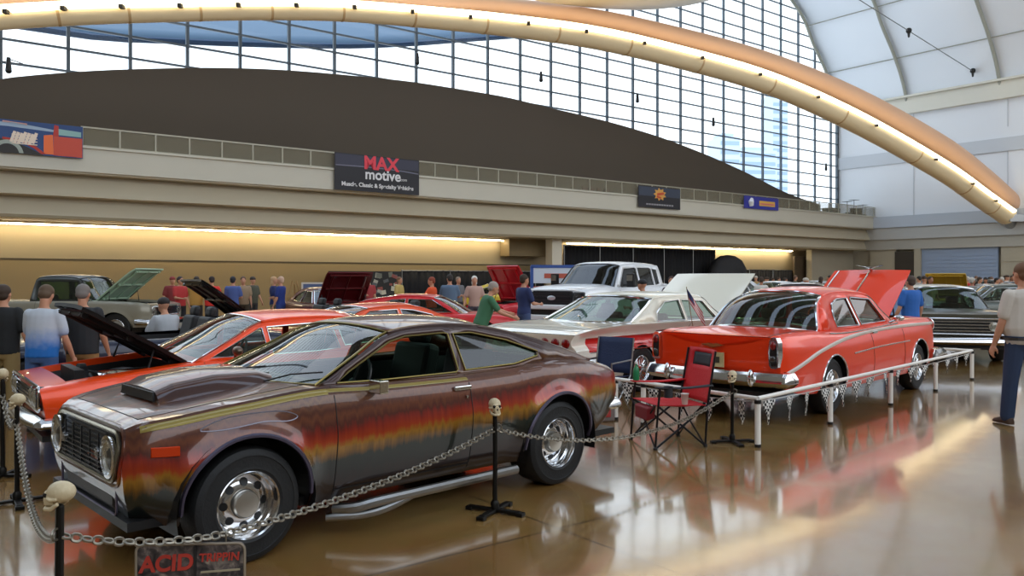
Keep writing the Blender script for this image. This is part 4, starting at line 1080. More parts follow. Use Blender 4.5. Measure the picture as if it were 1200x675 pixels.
def front_ends(K,zc,h,hw,bars=6,lamp=.085,lx=None,double=True,m_bar=CHROME,gx=.0,lampz=None,darkm=None):
    x=K.x1+lin(K.lean_f,zc)+gx; lx=lx or hw-.13
    b=MB(); o_=rrect(hw,h,zc,min(.05,h/3)); b.loft([[(x-.03,y,z) for y,z in o_],[(x+.012,y,z) for y,z in o_]]); b.build('grille',darkm or BLACK,K.root,False)
    b=MB()
    for k in range(bars):
        z=zc-h/2+h*(k+1)/(bars+1); b.box((x+.022,0,z),(.018,2*hw-.05 if not double else 2*(lx-.2 if double else lx),h/bars*.28))
    b.build('grille_bars',m_bar,K.root,False)
    b=MB(); b.tube([(x+.014,y,z) for y,z in o_],.014,6,closed=True); b.build('grille_surround',CHROME,K.root)
    for sg in (1,-1):
        for dy in ((0,-.19) if double else (0,)):
            c=(x+.005,sg*(lx+dy),lampz or zc)
            b=MB(); b.lathe([(lamp*1.12,0),(lamp*1.15,.03),(lamp,.03)],c,'X',20); hh=b.build('headlight',CHROME,K.root)
            b=MB(); b.lathe([(0,.015),(lamp,.03)],c,'X',20); b.build('reflector',mat('lamp_reflector','#c9ccc8',.25,.8),hh)
            b=MB(); b.lathe([(0,.05),(lamp*.6,.045),(lamp,.03)],c,'X',20); b.build('lens',LENS,hh)
front_ends(K,.64,.20,.80,5,.075)
K.bumper(2.30,.44,.82,.11,.10); K.mirror(.73,1,.91,mat('dark_mirror','#6a5a4c',.3,.8)); K.handle(.02,.78,1)
strip_on_side(K,[(-2.2,.40),(2.2,.40)],1,.008,CHROME)
K.adopt()

# ---------------- 3. red fifties two door sedan with its hood up
RD=paint('tomato_red_paint','#ee3c0e')
def finmod(x,y,q): return 0.0
csp=dict(x0=-2.83,x1=2.37,
 top=[(-2.83,.86),(-2.75,.93),(-2.5,.985),(-1.75,1.06),(-1.5,1.08),(.9,1.10),(1.5,1.11),(2.2,1.06),(2.37,1.0)],
 sh=[(-2.83,.99),(-2.6,1.015),(-2.1,1.02),(-1.5,.99),(-1.0,.975),(0,1.0),(.9,1.03),(1.7,1.04),(2.2,1.04),(2.37,1.0)],
 hw=[(-2.83,.83),(-2.7,.87),(-2.2,.90),(-1.4,.91),(0,.90),(1.4,.90),(2.2,.86),(2.37,.80)],
 bot=[(-2.83,.42),(-2.2,.30),(-1.5,.27),(1.6,.27),(2.37,.36)],pw=2.2,
 prof=[(0,.93),(.1,.97),(.4,1.0),(.7,.985),(.85,.955),(.95,.92),(1,.86)],
 arch=[(-1.52,.37,.35),(1.52,.39,.36)],
 front=[(.3,-.02),(1.0,.0)],rear=[(.35,.10),(.6,.02),(1.0,-.0)],
 cabin=(-1.35,.72),hood=(.95,2.2),hood_open=True,trunk=(-2.78,-1.75),door=[(-.28,.86)],hood_q=.80,seat_x=-.3,
 gh=dict(rail=[(.78,1.02),(.52,1.20),(.32,1.40),(-.1,1.455),(-.7,1.455),(-1.1,1.41),(-1.42,1.28),(-1.66,.985)],roof_i=(2,5),bow_f=.34,bow_ft=.10,bow_r=-.30,bow_rt=-.16,cz_f=.04,cz_r=.06,crown=.065,pw=3.2,yb=.97,curv=.3,rear_i=[30,42],
  wins=[[(.50,1.055),(.28,1.36),(-.28,1.39),(-.32,1.37),(-.32,1.035)],[(-.40,1.03),(-.40,1.385),(-.75,1.375),(-.98,1.31),(-1.08,1.18),(-1.10,1.035)]],round=0,trim_r=.016,wtrim=.012),tum=.34)
K=Car('sedan_car','tomato red fifties two-door sedan with chrome side spear, behind the white rail fence','car',(4.36,11.57),math.atan2(.712,.702),csp)
K.body(RD); K.greenhouse(RD,glass=GLASSG); K.interior(mat('tan_upholstery','#8a7a66',.6)); K.engine_bay(RD); K.wheels(.335,.20,'wire')
f=K.raised_hood(RD,math.radians(35))
b=MB(); b.tube([f(u,.93,.006) for u in (0.02,.25,.5,.75,.97)],.012,6); b.tube([f(u,.5,.012) for u in (.1,.5,.95)],.014,6); b.build('hood_trim',CHROME,K.root)
b=MB(); p=f(.97,.5,.04); b.sph(p,(.10,.03,.03)); b.hexa([p+Vector((0,.0,0)),p+Vector((.02,.2,.05)),p+Vector((-.06,.2,.05)),p+Vector((-.08,0,0))],[p+Vector((0,0,.02)),p+Vector((.02,.2,.06)),p+Vector((-.06,.2,.06)),p+Vector((-.08,0,.02))]); b.hexa([p+Vector((0,.0,0)),p+Vector((.02,-.2,.05)),p+Vector((-.06,-.2,.05)),p+Vector((-.08,0,0))],[p+Vector((0,0,.02)),p+Vector((.02,-.2,.06)),p+Vector((-.06,-.2,.06)),p+Vector((-.08,0,.02))]); b.build('hood_ornament',CHROME,K.root)
for sg in (1,-1):
    strip_on_side(K,[(-2.74,.58),(-2.35,.68),(-1.9,.79),(-1.2,.885),(-.3,.94),(.9,.965),(2.25,.955)],sg,.024,mat('trim_silver','#e6ddd0',.3,.45))
    strip_on_side(K,[(-.95,.70),(0,.735),(1.05,.75)],sg,.010,CHROME)
    for xc,R,zc in csp['arch']: b=MB(); b.tube([K.pside(xc+R*math.cos(PI*(k/20)),zc+R*math.sin(PI*k/20),sg,.002) for k in range(21)],.011,6); b.build('arch_trim',CHROME,K.root)
    # belt dip chrome
    b=MB(); b.tube([K.pside(x,K.zs(x)-.02,sg,.003) for x in np.linspace(-1.5,.8,14)],.010,6); b.build('belt_trim',CHROME,K.root)
    # tail lamp tower set in the fin
    y=sg*.775; b=MB()
    o_=[(yy,zz) for yy,zz in ((-.055,.66),(-.065,.80),(-.060,.93),(-.035,.985),(.02,.99),(.05,.95),(.062,.82),(.055,.68),(.03,.645),(-.03,.645))]
    b.loft([[(-2.78,y+a*1.0,z) for a,z in o_],[(-2.875,y+a*.95,z) for a,z in o_]]); th=b.build('tail_light',CHROME,K.root)
    b=MB(); b.loft([[(-2.874,y+a*.7,.82+(z-.82)*.8) for a,z in o_],[(-2.885,y+a*.6,.82+(z-.82)*.75) for a,z in o_]]); b.build('bezel',BLACK,th,False)
    b=MB(); b.sph((-2.885,y,.90),(.025,.035,.05)); b.build('red_lens',mat('red_lens','#7a0c08',.2),th); b=MB(); b.sph((-2.885,y,.75),(.02,.035,.04)); b.build('reverse_lens',LENS,th)
K.bumper(-2.77,.51,.865,.19,.11,sgn=-1,wrap=.10,curve=.10)
for y in (-.55,.55): b=MB(); b.sph((-2.96,y,.53),(.045,.04,.10)); b.build('bumper_guard',CHROME,K.root)
K.bumper(2.36,.50,.88,.16,.12,sgn=1,wrap=.35,name='front_bumper')
front_ends(K,.78,.30,.70,7,.10,double=False,lx=.70,lampz=.92)
b=MB(); b.loft([[(-2.84-.0,y,.86+dz) for y,dz in ((-.17,.01),(-.05,.03),(0,-.03+.05),(.05,.03),(.17,.01),(.0,-.03))],[(-2.865,y*.9,.86+dz) for y,dz in ((-.17,.01),(-.05,.025),(0,.02),(.05,.025),(.17,.01),(0,-.02))]]); b.build('trunk_emblem',mat('gold_chrome','#b9a06a',.25,.9),K.root)
b=MB(); b.box((-2.87,0,.70),(.02,.32,.17)); pl=b.build('licence_plate',mat('plate_cream','#b9a878',.5),K.root,False); b=MB(); b.box((-2.882,0,.70),(.01,.22,.07)); b.build('plate_digits',mat('plate_ink','#3b3a2a',.5),pl,False)
K.handle(-.16,.93,1); K.handle(-.16,.93,-1); K.mirror(.6,-1,1.03)
K.adopt()

# ---------------- 4. white and red winged sedan behind it
def band_paint(name,base,band,z0,z1,x0=-9,x1=9):
    m=mat(name,base,.32,.1,coat=1.0); nt=m.node_tree; b=nt.nodes['Principled BSDF']; N=nt.nodes.new
    tc=N('ShaderNodeTexCoord'); sx=N('ShaderNodeSeparateXYZ'); nt.links.new(tc.outputs['Object'],sx.inputs[0])
    def cmp(src,op,v):
        q=N('ShaderNodeMath'); q.operation=op; nt.links.new(src,q.inputs[0]); q.inputs[1].default_value=v; return q.outputs[0]
    def mul(a,c):
        q=N('ShaderNodeMath'); q.operation='MULTIPLY'; nt.links.new(a,q.inputs[0]); nt.links.new(c,q.inputs[1]); return q.outputs[0]
    f=mul(mul(cmp(sx.outputs['Z'],'GREATER_THAN',z0),cmp(sx.outputs['Z'],'LESS_THAN',z1)),mul(cmp(sx.outputs['X'],'GREATER_THAN',x0),cmp(sx.outputs['X'],'LESS_THAN',x1)))
    mx=N('ShaderNodeMix'); mx.data_type='RGBA'; nt.links.new(f,mx.inputs[0]); mx.inputs[6].default_value=C(base); mx.inputs[7].default_value=C(band); nt.links.new(mx.outputs[2],b.inputs['Base Color']); return m
CREAM=paint('cream_paint','#e6e0cc')
WR=band_paint('white_and_red_paint','#ece6d6','#c81c1a',.64,.82,-2.7,2.6)
isp=dict(x0=-2.95,x1=2.5,
 top=[(-2.95,.86),(-2.8,.93),(-2.2,.98),(-1.2,1.03),(.9,1.0),(1.6,.98),(2.3,.93),(2.5,.88)],
 sh=[(-2.95,.89),(-2.6,.955),(-1.8,.99),(-1,.985),(.9,.97),(1.6,.95),(2.3,.92),(2.5,.88)],
 hw=[(-2.95,.92),(-2.6,.98),(-1.5,.99),(0,.97),(1.5,.97),(2.3,.95),(2.5,.90)],
 bot=[(-2.95,.40),(-2.2,.28),(-1.5,.24),(1.6,.24),(2.5,.34)],
 prof=[(0,.88),(.15,.93),(.4,.955),(.58,.96),(.62,.90),(.75,.88),(.9,.94),(.97,.985),(1,1.0)],
 arch=[(-1.5,.35,.33),(1.5,.37,.33)],
 front=[(.3,-.05),(.9,0)],rear=[(.3,.12),(.6,.06),(.95,-.06)],
 cabin=(-1.1,.85),hood=(1.05,2.35),hood_open=True,trunk=(-2.8,-1.75),door=[(-.2,.9)],seat_x=-.1,
 gh=dict(rail=[(.98,.975),(.72,1.15),(.52,1.33),(.1,1.365),(-.5,1.365),(-.85,1.33),(-1.15,1.2),(-1.62,1.0)],roof_i=(2,5),bow_f=.34,bow_ft=.1,bow_r=-.26,bow_rt=-.16,crown=.055,pw=3,yb=.88,curv=.25,rear_i=[31,42],
  wins=[[(.72,1.0),(.48,1.28),(-.12,1.305),(-.15,1.0)],[(-.22,1.0),(-.2,1.305),(-.62,1.28),(-.95,1.12),(-1.0,1.0)]],round=0,trim_r=.016,wtrim=.012),tum=.38)
K=Car('sedan_car','white and red winged sedan with cream hood raised, behind the tomato red sedan','car',(2.28,13.55),math.atan2(.712,.702),isp)
K.body(WR); K.greenhouse(CREAM,glass=GLASSG); K.interior(mat('red_upholstery','#6a1d18',.55)); K.engine_bay(CREAM); K.wheels(.33,.20,'wire')
f=K.raised_hood(CREAM,math.radians(38))
for sg in (1,-1):
    strip_on_side(K,[(-2.7,.825),(2.4,.825)],sg,.010,CHROME); strip_on_side(K,[(-2.7,.637),(2.4,.637)],sg,.010,CHROME)
    for k in range(3):
        b=MB(); b.sph((-2.96,sg*(.35+k*.19),.76),(.03,.07,.07)); b.build('tail_light',mat('red_lens','#7a0c08',.2),K.root)
K.bumper(-2.93,.50,.95,.16,.12,sgn=-1,wrap=.35); K.bumper(2.48,.48,.93,.16,.12,sgn=1,name='front_bumper')
front_ends(K,.74,.22,.85,6,.08)
b=MB(); p=K.top(-1.75,.0); b.cyl(p,(p[0]-.04,p[1],p[2]+.07),.012,n=6); b.sph((p[0]-.05,0,p[2]+.07),.02,8,6); b.build('antenna_base',CHROME,K.root)
K.adopt()

# ---------------- 5. big white pickup
WT=paint('white_truck_paint','#e4e6e8')
fsp=dict(x0=-3.3,x1=2.62,
 top=[(-3.3,1.36),(-1.6,1.36),(-1.5,1.38),(.9,1.40),(1.3,1.45),(2.3,1.40),(2.62,1.32)],
 sh=[(-3.3,1.38),(.8,1.36),(1.2,1.37),(2.4,1.33),(2.62,1.27)],
 hw=[(-3.3,.98),(-1,1.0),(1.5,1.0),(2.4,.985),(2.62,.93)],
 bot=.56,prof=[(0,.95),(.1,.98),(.5,1.0),(.8,.99),(.93,.96),(1,.91)],pw=5,
 arch=[(-1.9,.50,.46),(1.75,.52,.48)],flare=.03,
 front=[(.5,.04),(1.0,.02),(1.3,0)],rear=[(0,0),(2,0)],
 cabin=(-1.55,.85),hood=(1.1,2.5),door=[(-1.35,-.28),(-.24,.95)],seat_x=.1,
 gh=dict(rail=[(1.12,1.36),(.80,1.68),(.55,1.90),(.2,1.955),(-.7,1.955),(-1.4,1.93),(-1.56,1.86),(-1.62,1.37)],roof_i=(2,5),bow_f=.2,bow_ft=.1,bow_r=-.02,bow_rt=-.02,crown=.06,pw=4,yb=.985,curv=.05,rear_i=[36,42],
  wins=[[(.80,1.40),(.42,1.83),(-.18,1.86),(-.22,1.84),(-.22,1.40),(.6,1.30)],[(-.34,1.40),(-.34,1.86),(-1.0,1.86),(-1.06,1.84),(-1.08,1.42)],[(-1.18,1.42),(-1.16,1.84),(-1.38,1.82),(-1.40,1.45)]],round=0,wtm=BLACK),tum=.26)
FT=(1.55,19.9); 
K=Car('pickup_truck','large white crew cab pickup truck parked before the black drapes','truck',(2.6,22.2),math.atan2(-.78,-.62),fsp)
K.body(WT); K.greenhouse(WT,glass=glassmat('dark_tinted_glass','#5a625e'),trim=BLACK); K.interior(); K.wheels(.46,.28,'mag',m_rim=mat('dark_wheel','#55575a',.35,.8))
x=2.66
b=MB(); o_=rrect(.60,.34,1.12,.05); b.loft([[(x-.03,y,z) for y,z in o_],[(x+.03,y,z) for y,z in o_]]); b.build('grille',mat('grille_grey','#3c3f42',.4,.4),K.root,False)
b=MB()
for k in range(6): b.box((x+.04,0,.99+k*.052),(.02,1.1,.018))
b.box((x+.045,0,1.12),(.03,1.16,.05)); b.build('grille_bars',mat('grille_bar_grey','#23262a',.4,.3),K.root,False)
b=MB(); b.sph((x+.06,0,1.12),(.015,.13,.055)); b.build('oval_badge',mat('badge_silver','#cdd3da',.3,.6),K.root)
for sg in (1,-1):
    b=MB(); b.box((x-.03,sg*.78,1.14),(.12,.30,.26)); h=bevel(b.build('headlight',mat('dark_lamp_housing','#23262a',.3),K.root,False),.03)
    for z in (1.08,1.19):
        b=MB(); b.box((x+.035,sg*.76,z),(.02,.2,.07)); bevel(b.build('lens',LENS,h,False),.01)
    b=MB(); b.box((x+.05,sg*.75,.78),(.08,.26,.16)); bevel(b.build('fog_lamp_housing',BLACK,K.root,False),.04)
    b=MB(); b.tube([(.75,sg*.95,1.42),(.78,sg*1.12,1.44)],.03,8); b.box((.80,sg*1.2,1.54),(.12,.2,.34)); bevel(b.build('side_mirror',BLACK,K.root,False),.03)
    b=MB(); b.box((.865,sg*1.2,1.60),(.02,.17,.15)); b.build('mirror_cap',CHROME,K.root,False)
    K.handle(-.1,1.2,sg); K.handle(-1.2,1.2,sg)
K.root.scale=(.96,1.0,1.035)
b=MB(); b.box((x+.05,0,.90),(.18,1.84,.12)); b.box((x+.05,0,.64),(.16,1.80,.14)); bevel(b.build('bumper',WT,K.root,False),.03)
b=MB(); b.box((x+.02,0,.77),(.10,1.2,.14)); b.build('bumper_intake',BLACK,K.root,False)
K.adopt()

# ---------------- 6. silver-olive sedan on the right, nose on
SO=paint('silver_olive_paint','#5c5a4e',.6)
psp=dict(x0=-2.5,x1=2.35,
 top=[(-2.5,.9),(-2.2,.98),(.9,1.02),(1.3,1.03),(2.2,.98),(2.35,.95)],
 sh=[(-2.5,.9),(-2.2,.98),(0,.97),(1.2,1.0),(2.2,.99),(2.35,.96)],
 hw=[(-2.5,.88),(-2,.94),(0,.95),(2.1,.95),(2.35,.92)],bot=[(-2.5,.36),(-1.5,.26),(1.5,.26),(2.35,.34)],pw=4,
 arch=[(-1.42,.35,.33),(1.5,.36,.33)],front=[(.3,-.06),(.9,0)],rear=[(.3,.1),(.9,0)],
 cabin=(-1.3,.85),hood=(1.0,2.2),trunk=(-2.4,-1.7),door=[(-.25,.9)],seat_x=-.2,
 gh=dict(rail=[(.95,1.0),(.66,1.22),(.42,1.40),(0,1.44),(-.6,1.44),(-1.0,1.39),(-1.25,1.25),(-1.55,1.0)],roof_i=(2,5),bow_f=.22,bow_ft=.08,bow_r=-.15,crown=.06,pw=3,yb=.93,
  wins=[[(.72,1.02),(.42,1.35),(-.22,1.38),(-.25,1.02)],[(-.32,1.02),(-.3,1.38),(-.8,1.35),(-1.05,1.2),(-1.1,1.02)]],round=0,trim_r=.016),tum=.34)
K=Car('sedan_car','olive silver sixties sedan with pale roof, seen nose on behind the man in grey shirt','car',(9.4,17.9),math.atan2(-.95,-.31),psp)
K.body(SO); K.greenhouse(SO,roofm=paint('pale_roof_paint','#c9c4b2'),glass=GLASSG); K.interior(); K.wheels(.33,.2,'steel')
front_ends(K,.72,.30,.88,4,.085,lx=.76)
K.bumper(2.33,.44,.92,.17,.12,curve=.06); K.bumper(-2.48,.46,.9,.16,.12,sgn=-1,name='rear_bumper'); K.mirror(.75,-1,1.0)
K.adopt()

# ---------------- generic shapes for the cars further back
def simple_spec(L=4.7,W=.9,zh=.95,roof=1.38,bot=.24,hood_open=False,wb=2.8,R=.35,conv=False,coupe=0.0,sc=1.0):
    x1=L*.5-.02; x0=-L*.5; 
    sp=dict(x0=x0,x1=x1,top=[(x0,zh-.12),(x0+.2,zh-.03),(x0+.7,zh+.02),(.85,zh),(1.3,zh-.01),(x1-.2,zh-.08),(x1,zh-.14)],
     sh=[(x0,zh-.12),(x0+.2,zh-.02),(x0+.8,zh),(0,zh-.03),(1,zh-.03),(x1-.2,zh-.09),(x1,zh-.14)],
     hw=[(x0,W-.10),(x0+.3,W-.02),(0,W),(x1-.35,W-.02),(x1,W-.12)],bot=[(x0,bot+.12),(x0+.6,bot),(x1-.6,bot),(x1,bot+.10)],
     prof=[(0,.88),(.15,.94),(.45,.99),(.62,1.0),(.82,.98),(.94,.95),(1,.89)],
     arch=[(-wb/2,R+.04,R),(wb/2,R+.04,R)],front=[(.2,-.12),(.5,-.02),(1,-.03)],rear=[(.2,.14),(.8,0)],
     cabin=(-1.35,.75),hood=(.88,x1-.18),door=[(-.4,.8)],hood_open=hood_open,
     gh=dict(rail=[(.85,zh-.02),(.5,zh+.2),(.2,roof-.06),(-.25,roof-.02),(-.75,roof-.03),(-1.15-coupe*.3,roof-.14),(-1.6-coupe*.35,zh)],roof_i=(2,4),bow_f=.18,bow_r=-.12,crown=.04,yb=.95,
      wins=[[(.66,zh+.01),(.18,roof-.10),(-.38,roof-.08),(-.40,zh+.01)],[(-.47,zh+.01),(-.45,roof-.08),(-.72,roof-.10),(-1.1-coupe*.2,zh+.16),(-1.2-coupe*.2,zh+.03)]],round=0),tum=.45)
    return sp
def simple_car(name,label,cat,pos,ang,m,group=None,hood=0,wstyle='steel',wr=.325,lamps=True,roofm=None,roof_on=True,under=None,**k):
    sp=simple_spec(hood_open=bool(hood),R=wr,**k); K=Car(name,label,cat,pos,ang,sp,group)
    K.body(m)
    if roof_on: K.greenhouse(m,roofm=roofm)
    K.interior(); K.wheels(wr,.2,wstyle)
    if hood: K.engine_bay(m); K.raised_hood(m,math.radians(hood),under)
    zc=(sp['top'][-1][1]+.42)/2
    front_ends(K,zc,.16,.7,4,.07); K.bumper(sp['x1']-.03,.44,.78,.12,.09); K.bumper(sp['x0']+.03,.46,.8,.12,.09,sgn=-1,name='rear_bumper')
    K.adopt(); return K
A38=math.atan2(-.62,-.79)
# orange coupe glimpsed over the brown roof
simple_car('coupe_car','orange coupe whose windscreen and roof show just above the brown hatchback roof','car',(-2.75,14.8),math.atan2(-.66,-.75),paint('orange_coupe_paint','#e2501c'),zh=.82,roof=1.17,L=4.4,W=.88)
# red sports coupe facing right
K=simple_car('sports_coupe_car','low red sports coupe facing right beyond the man in the green polo shirt','car',(-1.95,19.3),math.atan2(-.10,1),paint('sports_red_paint','#cf1c1e'),zh=.86,roof=1.25,L=4.7,W=.92,coupe=1.0,wstyle='mag')
# dark red car with its hood up
simple_car('coupe_car','dark maroon car with its hood up before the picture board','car',(-5.3,23.6),math.atan2(-.9,.55),paint('maroon_paint','#5a0c12',.3),hood=50,zh=.95,roof=1.36,L=4.6)
# bright red hood up, behind the green shirt
simple_car('coupe_car','red car with hood raised high between green polo man and pickup','car',(.8,25.8),math.atan2(-.75,-.75),paint('hood_red_paint','#c8202a'),hood=62,zh=.97,roof=1.36,L=4.7,W=.95)
# yellow car
simple_car('sedan_car','yellow car beside the white pickup grille','car',(.0,30.5),math.atan2(-.2,1),paint('yellow_paint','#d6b93a'),zh=1.05,roof=1.45,L=4.6,wstyle='mag')
# cream convertible behind the orange hood
simple_car('convertible_car','cream open-top car behind the raised black hood of the orange coupe','car',(-9.6,13.4),math.atan2(-.25,-.97),paint('ivory_paint','#b8ac90',.1),zh=1.0,roof=1.38,L=5.0,W=.95,roof_on=False)
# dark blue car, hood up (black underside)
simple_car('coupe_car','dark navy car with black hood up, between orange coupe and cream open-top car','car',(-5.3,11.4),math.atan2(-.62,-.79),paint('navy_paint','#10142a',.3),zh=.86,roof=1.12,L=4.5,roof_on=False)
simple_car('coupe_car','black car with its hood propped up under the wall behind the orange coupe roof','car',(-4.5,16.2),math.atan2(-.62,-.79),paint('black_car_paint','#15181a',.3),hood=40,zh=.92,roof=1.33,L=4.6,roof_on=False)
# ================================================================== people
SK=mat('skin','#c08a6c',.55); SK2=mat('skin_tan','#a06a4c',.55)
PM={}
def remesh(mb,name,vox,sm=3):
    me=bpy.data.meshes.new(name); me.from_pydata(mb.v,[],mb.f)
    bm=bmesh.new(); bm.from_mesh(me); bmesh.ops.recalc_face_normals(bm,faces=bm.faces); bm.to_mesh(me); bm.free()
    o=bpy.data.objects.new(name,me); COL.objects.link(o)
    m=o.modifiers.new('r','REMESH'); m.mode='VOXEL'; m.voxel_size=vox; m.use_smooth_shade=True
    if sm: q=o.modifiers.new('s','SMOOTH'); q.factor=.5; q.iterations=sm
    dg=bpy.context.evaluated_depsgraph_get(); dg.update(); out=bpy.data.meshes.new_from_object(o.evaluated_get(dg))
    bpy.data.objects.remove(o); out.name=name; return out
def limb(b,pts,rs,n=10):
    P=crom(pts,4); R=[]
    for i in range(len(pts)-1):
        for k in range(4): R.append(rs[i]+(rs[i+1]-rs[i])*k/4)
    R.append(rs[-1]); b.tube(P,R,n)
    b.sph(pts[0],rs[0]*.99,10,6); b.sph(pts[-1],rs[-1]*.99,10,6)
def figure(key,arms=((.25,.05,.35),(.25,.05,.35)),legs=(0,0),lean=0.0,head=(0,0),fat=1.0,vox=.016,sit=False,shorts=False,hold=None,hs=1.0,longsleeve=False,hat=False,hairlen=0):
    """faces +X.  arms: per side (abduction, forward swing, elbow bend) ; legs: forward swing per side"""
    if key in PM: return PM[key]
    V=Vector; hip=V((0,0,.92)); 
    if sit: hip=V((0,0,.47))
    Rl=Matrix.Rotation(lean,3,'Y')
    up=lambda x,y,z: hip+Rl@V((x,y,z-.92))
    def ell(c,rx,ry,tilt=0,n=16):
        R=Matrix.Rotation(lean+tilt,3,'Y'); return [c+R@V((rx*math.cos(2*PI*k/n),ry*math.sin(2*PI*k/n),0)) for k in range(n)]
    def torso(b,g,z0=.84,z1=1.50,neck=True):
        T=[(.80,.095,.155,.0),(.88,.115,.172,0),(.95,.118,.168,0),(1.05,.110*fat,.150*fat,.01*fat),(1.18,.115*(fat*.7+.3),.160*(fat*.6+.4),.012),(1.30,.122,.178,0),(1.38,.112,.185,-.005),(1.43,.090,.165,-.01),(1.465,.066,.10,-.012),(1.49,.055,.062,-.01)]
        zs=[t for t in T if z0-.001<=t[0]<=z1]
        b.loft([ell(up(x,0,z),rx+g,ry+g) for z,rx,ry,x in zs])
    J={}
    for i,sg in enumerate((1,-1)):
        ab,fw,el=arms[i]; sh=up(-.01,sg*.185,1.40)
        d=V((math.sin(fw)*math.cos(ab),sg*math.sin(ab),-math.cos(fw)*math.cos(ab))); e=sh+d*.29
        f2=fw+el; a2=ab*(.3 if el>.8 else .8)-(.35 if el>.9 else 0); d2=V((math.sin(f2)*math.cos(a2),sg*math.sin(a2),-math.cos(f2)*math.cos(a2))); w=e+d2*.255
        J['sh',sg]=sh;J['el',sg]=e;J['wr',sg]=w;J['hd',sg]=d2
        sw=legs[i]; hj=hip+V((0,sg*.095,-.03))
        if sit: kn=hj+V((.42,sg*.06,.02)); an=kn+V((.03,0,-.40))
        else:
            kn=hj+V((math.sin(sw)*.42,sg*.015,-math.cos(sw)*.42)); bk=max(0,-sw*.6); an=kn+V((math.sin(sw-bk)*.40,0,-math.cos(sw-bk)*.395))
            an.z=max(an.z,.075)
        J['hp',sg]=hj;J['kn',sg]=kn;J['an',sg]=an
    # head
    Rh=Matrix.Rotation(head[0],3,'Z')@Matrix.Rotation(head[1]+lean*.5,3,'Y'); hc=up(.015,0,1.625)
    H=lambda x,y,z: hc+Rh@(V((x,y,z))*hs)
    b=MB()
    torso(b,-.012)
    limb(b,[up(-.01,0,1.44),H(-.01,0,-.07)],[.058,.052])
    b.sph(H(-.012,0,.03),(.100*hs,.078*hs,.098*hs),18,12,Rh); b.sph(H(.02,0,-.035),(.078*hs,.064*hs,.082*hs),16,10,Rh); b.sph(H(.062,0,-.088),(.028,.032,.022),10,6,Rh)
    b.tube([H(.088,0,.01),H(.112,0,-.028),H(.092,0,-.040)],[.010,.016,.012],8)
    b.sph(H(.078,0,.022),(.018,.055,.012),10,6,Rh)
    b.sph(H(.088,0,-.062),(.012,.026,.008),10,6,Rh)
    for sg in (1,-1): b.sph(H(-.005,sg*.080,-.005),(.020,.010,.030),10,6,Rh)
    for sg in (1,-1):
        sh,e,w=J['sh',sg],J['el',sg],J['wr',sg]
        limb(b,[sh,sh.lerp(e,.5),e],[.050,.048,.040]); limb(b,[e,e.lerp(w,.35),w],[.042,.041,.027])
        d=J['hd',sg]; side=V((0,-sg,0)); fwd=V((math.sin(.3),0,0)); 
        nrm=d.cross(side).normalized(); side=nrm.cross(d).normalized()
        # palm faces the thigh: spread of fingers along nrm
        pc=w+d*.05; b.loft([[w+nrm*.026*math.cos(a)+side*.017*math.sin(a) for a in [2*PI*k/10 for k in range(10)]],[pc+nrm*.042*math.cos(a)+side*.016*math.sin(a) for a in [2*PI*k/10 for k in range(10)]],[w+d*.095+nrm*.040*math.cos(a)+side*.013*math.sin(a) for a in [2*PI*k/10 for k in range(10)]]])
        for k,(o_,L) in enumerate(((.031,.068),(.0105,.078),(-.0105,.072),(-.031,.055))):
            p0=w+d*.088+nrm*o_; c1=p0+d*L*.5+side*.012; c2=c1+(d*.55+side*.8).normalized()*L*.5; b.tube([p0,c1,c2],[.0105,.0098,.008],6); b.sph(c2,.008,6,4)
        t0=w+d*.03+nrm*.034; b.tube([t0,t0+nrm*.026+d*.028+side*.012,t0+nrm*.022+d*.062+side*.03],[.014,.012,.009],6)
        hp,kn,an=J['hp',sg],J['kn',sg],J['an',sg]
        limb(b,[hp,hp.lerp(kn,.5),kn],[.078,.068,.050]); limb(b,[kn,kn.lerp(an,.35),an],[.050,.056,.038])
    body=remesh(b,'body',vox)
    b=MB(); torso(b,.014 if fat<1.1 else .022,z0=.87,z1=1.465)
    for sg in (1,-1):
        sh,e,w=J['sh',sg],J['el',sg],J['wr',sg]
        limb(b,[sh+V((0,-sg*.010,.004)),sh.lerp(e,.45),sh.lerp(e,.72 if not longsleeve else 1)],[.070,.068,.066])
        if longsleeve: limb(b,[e,e.lerp(w,.5),e.lerp(w,.93)],[.056,.052,.042])
    b.tube([up(-.01,0,1.43),up(-.012,0,1.475)],[.085,.068],12)
    shirt=remesh(b,'shirt',vox)
    b=MB(); b.loft([ell(up(0,0,z),rx,ry) for z,rx,ry in ((.82,.110,.165),(.88,.128,.184),(.93,.126,.178),(.97,.120*max(1,fat*.95),.166*max(1,fat*.95)))])
    for sg in (1,-1):
        hp,kn,an=J['hp',sg],J['kn',sg],J['an',sg]
        if shorts: limb(b,[hp,hp.lerp(kn,.5),hp.lerp(kn,.95)],[.095,.092,.088])
        else: limb(b,[hp,hp.lerp(kn,.5),kn],[.100,.092,.078]); limb(b,[kn,kn.lerp(an,.5),kn.lerp(an,.97)],[.078,.076,.072])
    trousers=remesh(b,'trousers',vox)
    b=MB()
    for sg in (1,-1):
        an=J['an',sg]; f=V((an.x,an.y,0)); z=an.z-.075
        b.loft([[f+V((x,y*w_,z+h)) for y,h in ((-.5,.005),(-.5,.03*k_),(-.25,.055*k_+.01),(.25,.055*k_+.01),(.5,.03*k_),(.5,.005))] for x,w_,k_ in ((-.075,.06,1.1),(-.05,.085,1.6),(0,.09,1.7),(.06,.095,1.2),(.13,.10,.8),(.175,.075,.6),(.195,.035,.4))])
    shoes=remesh(b,'shoes',max(.012,vox*.8),2)
    b=MB()
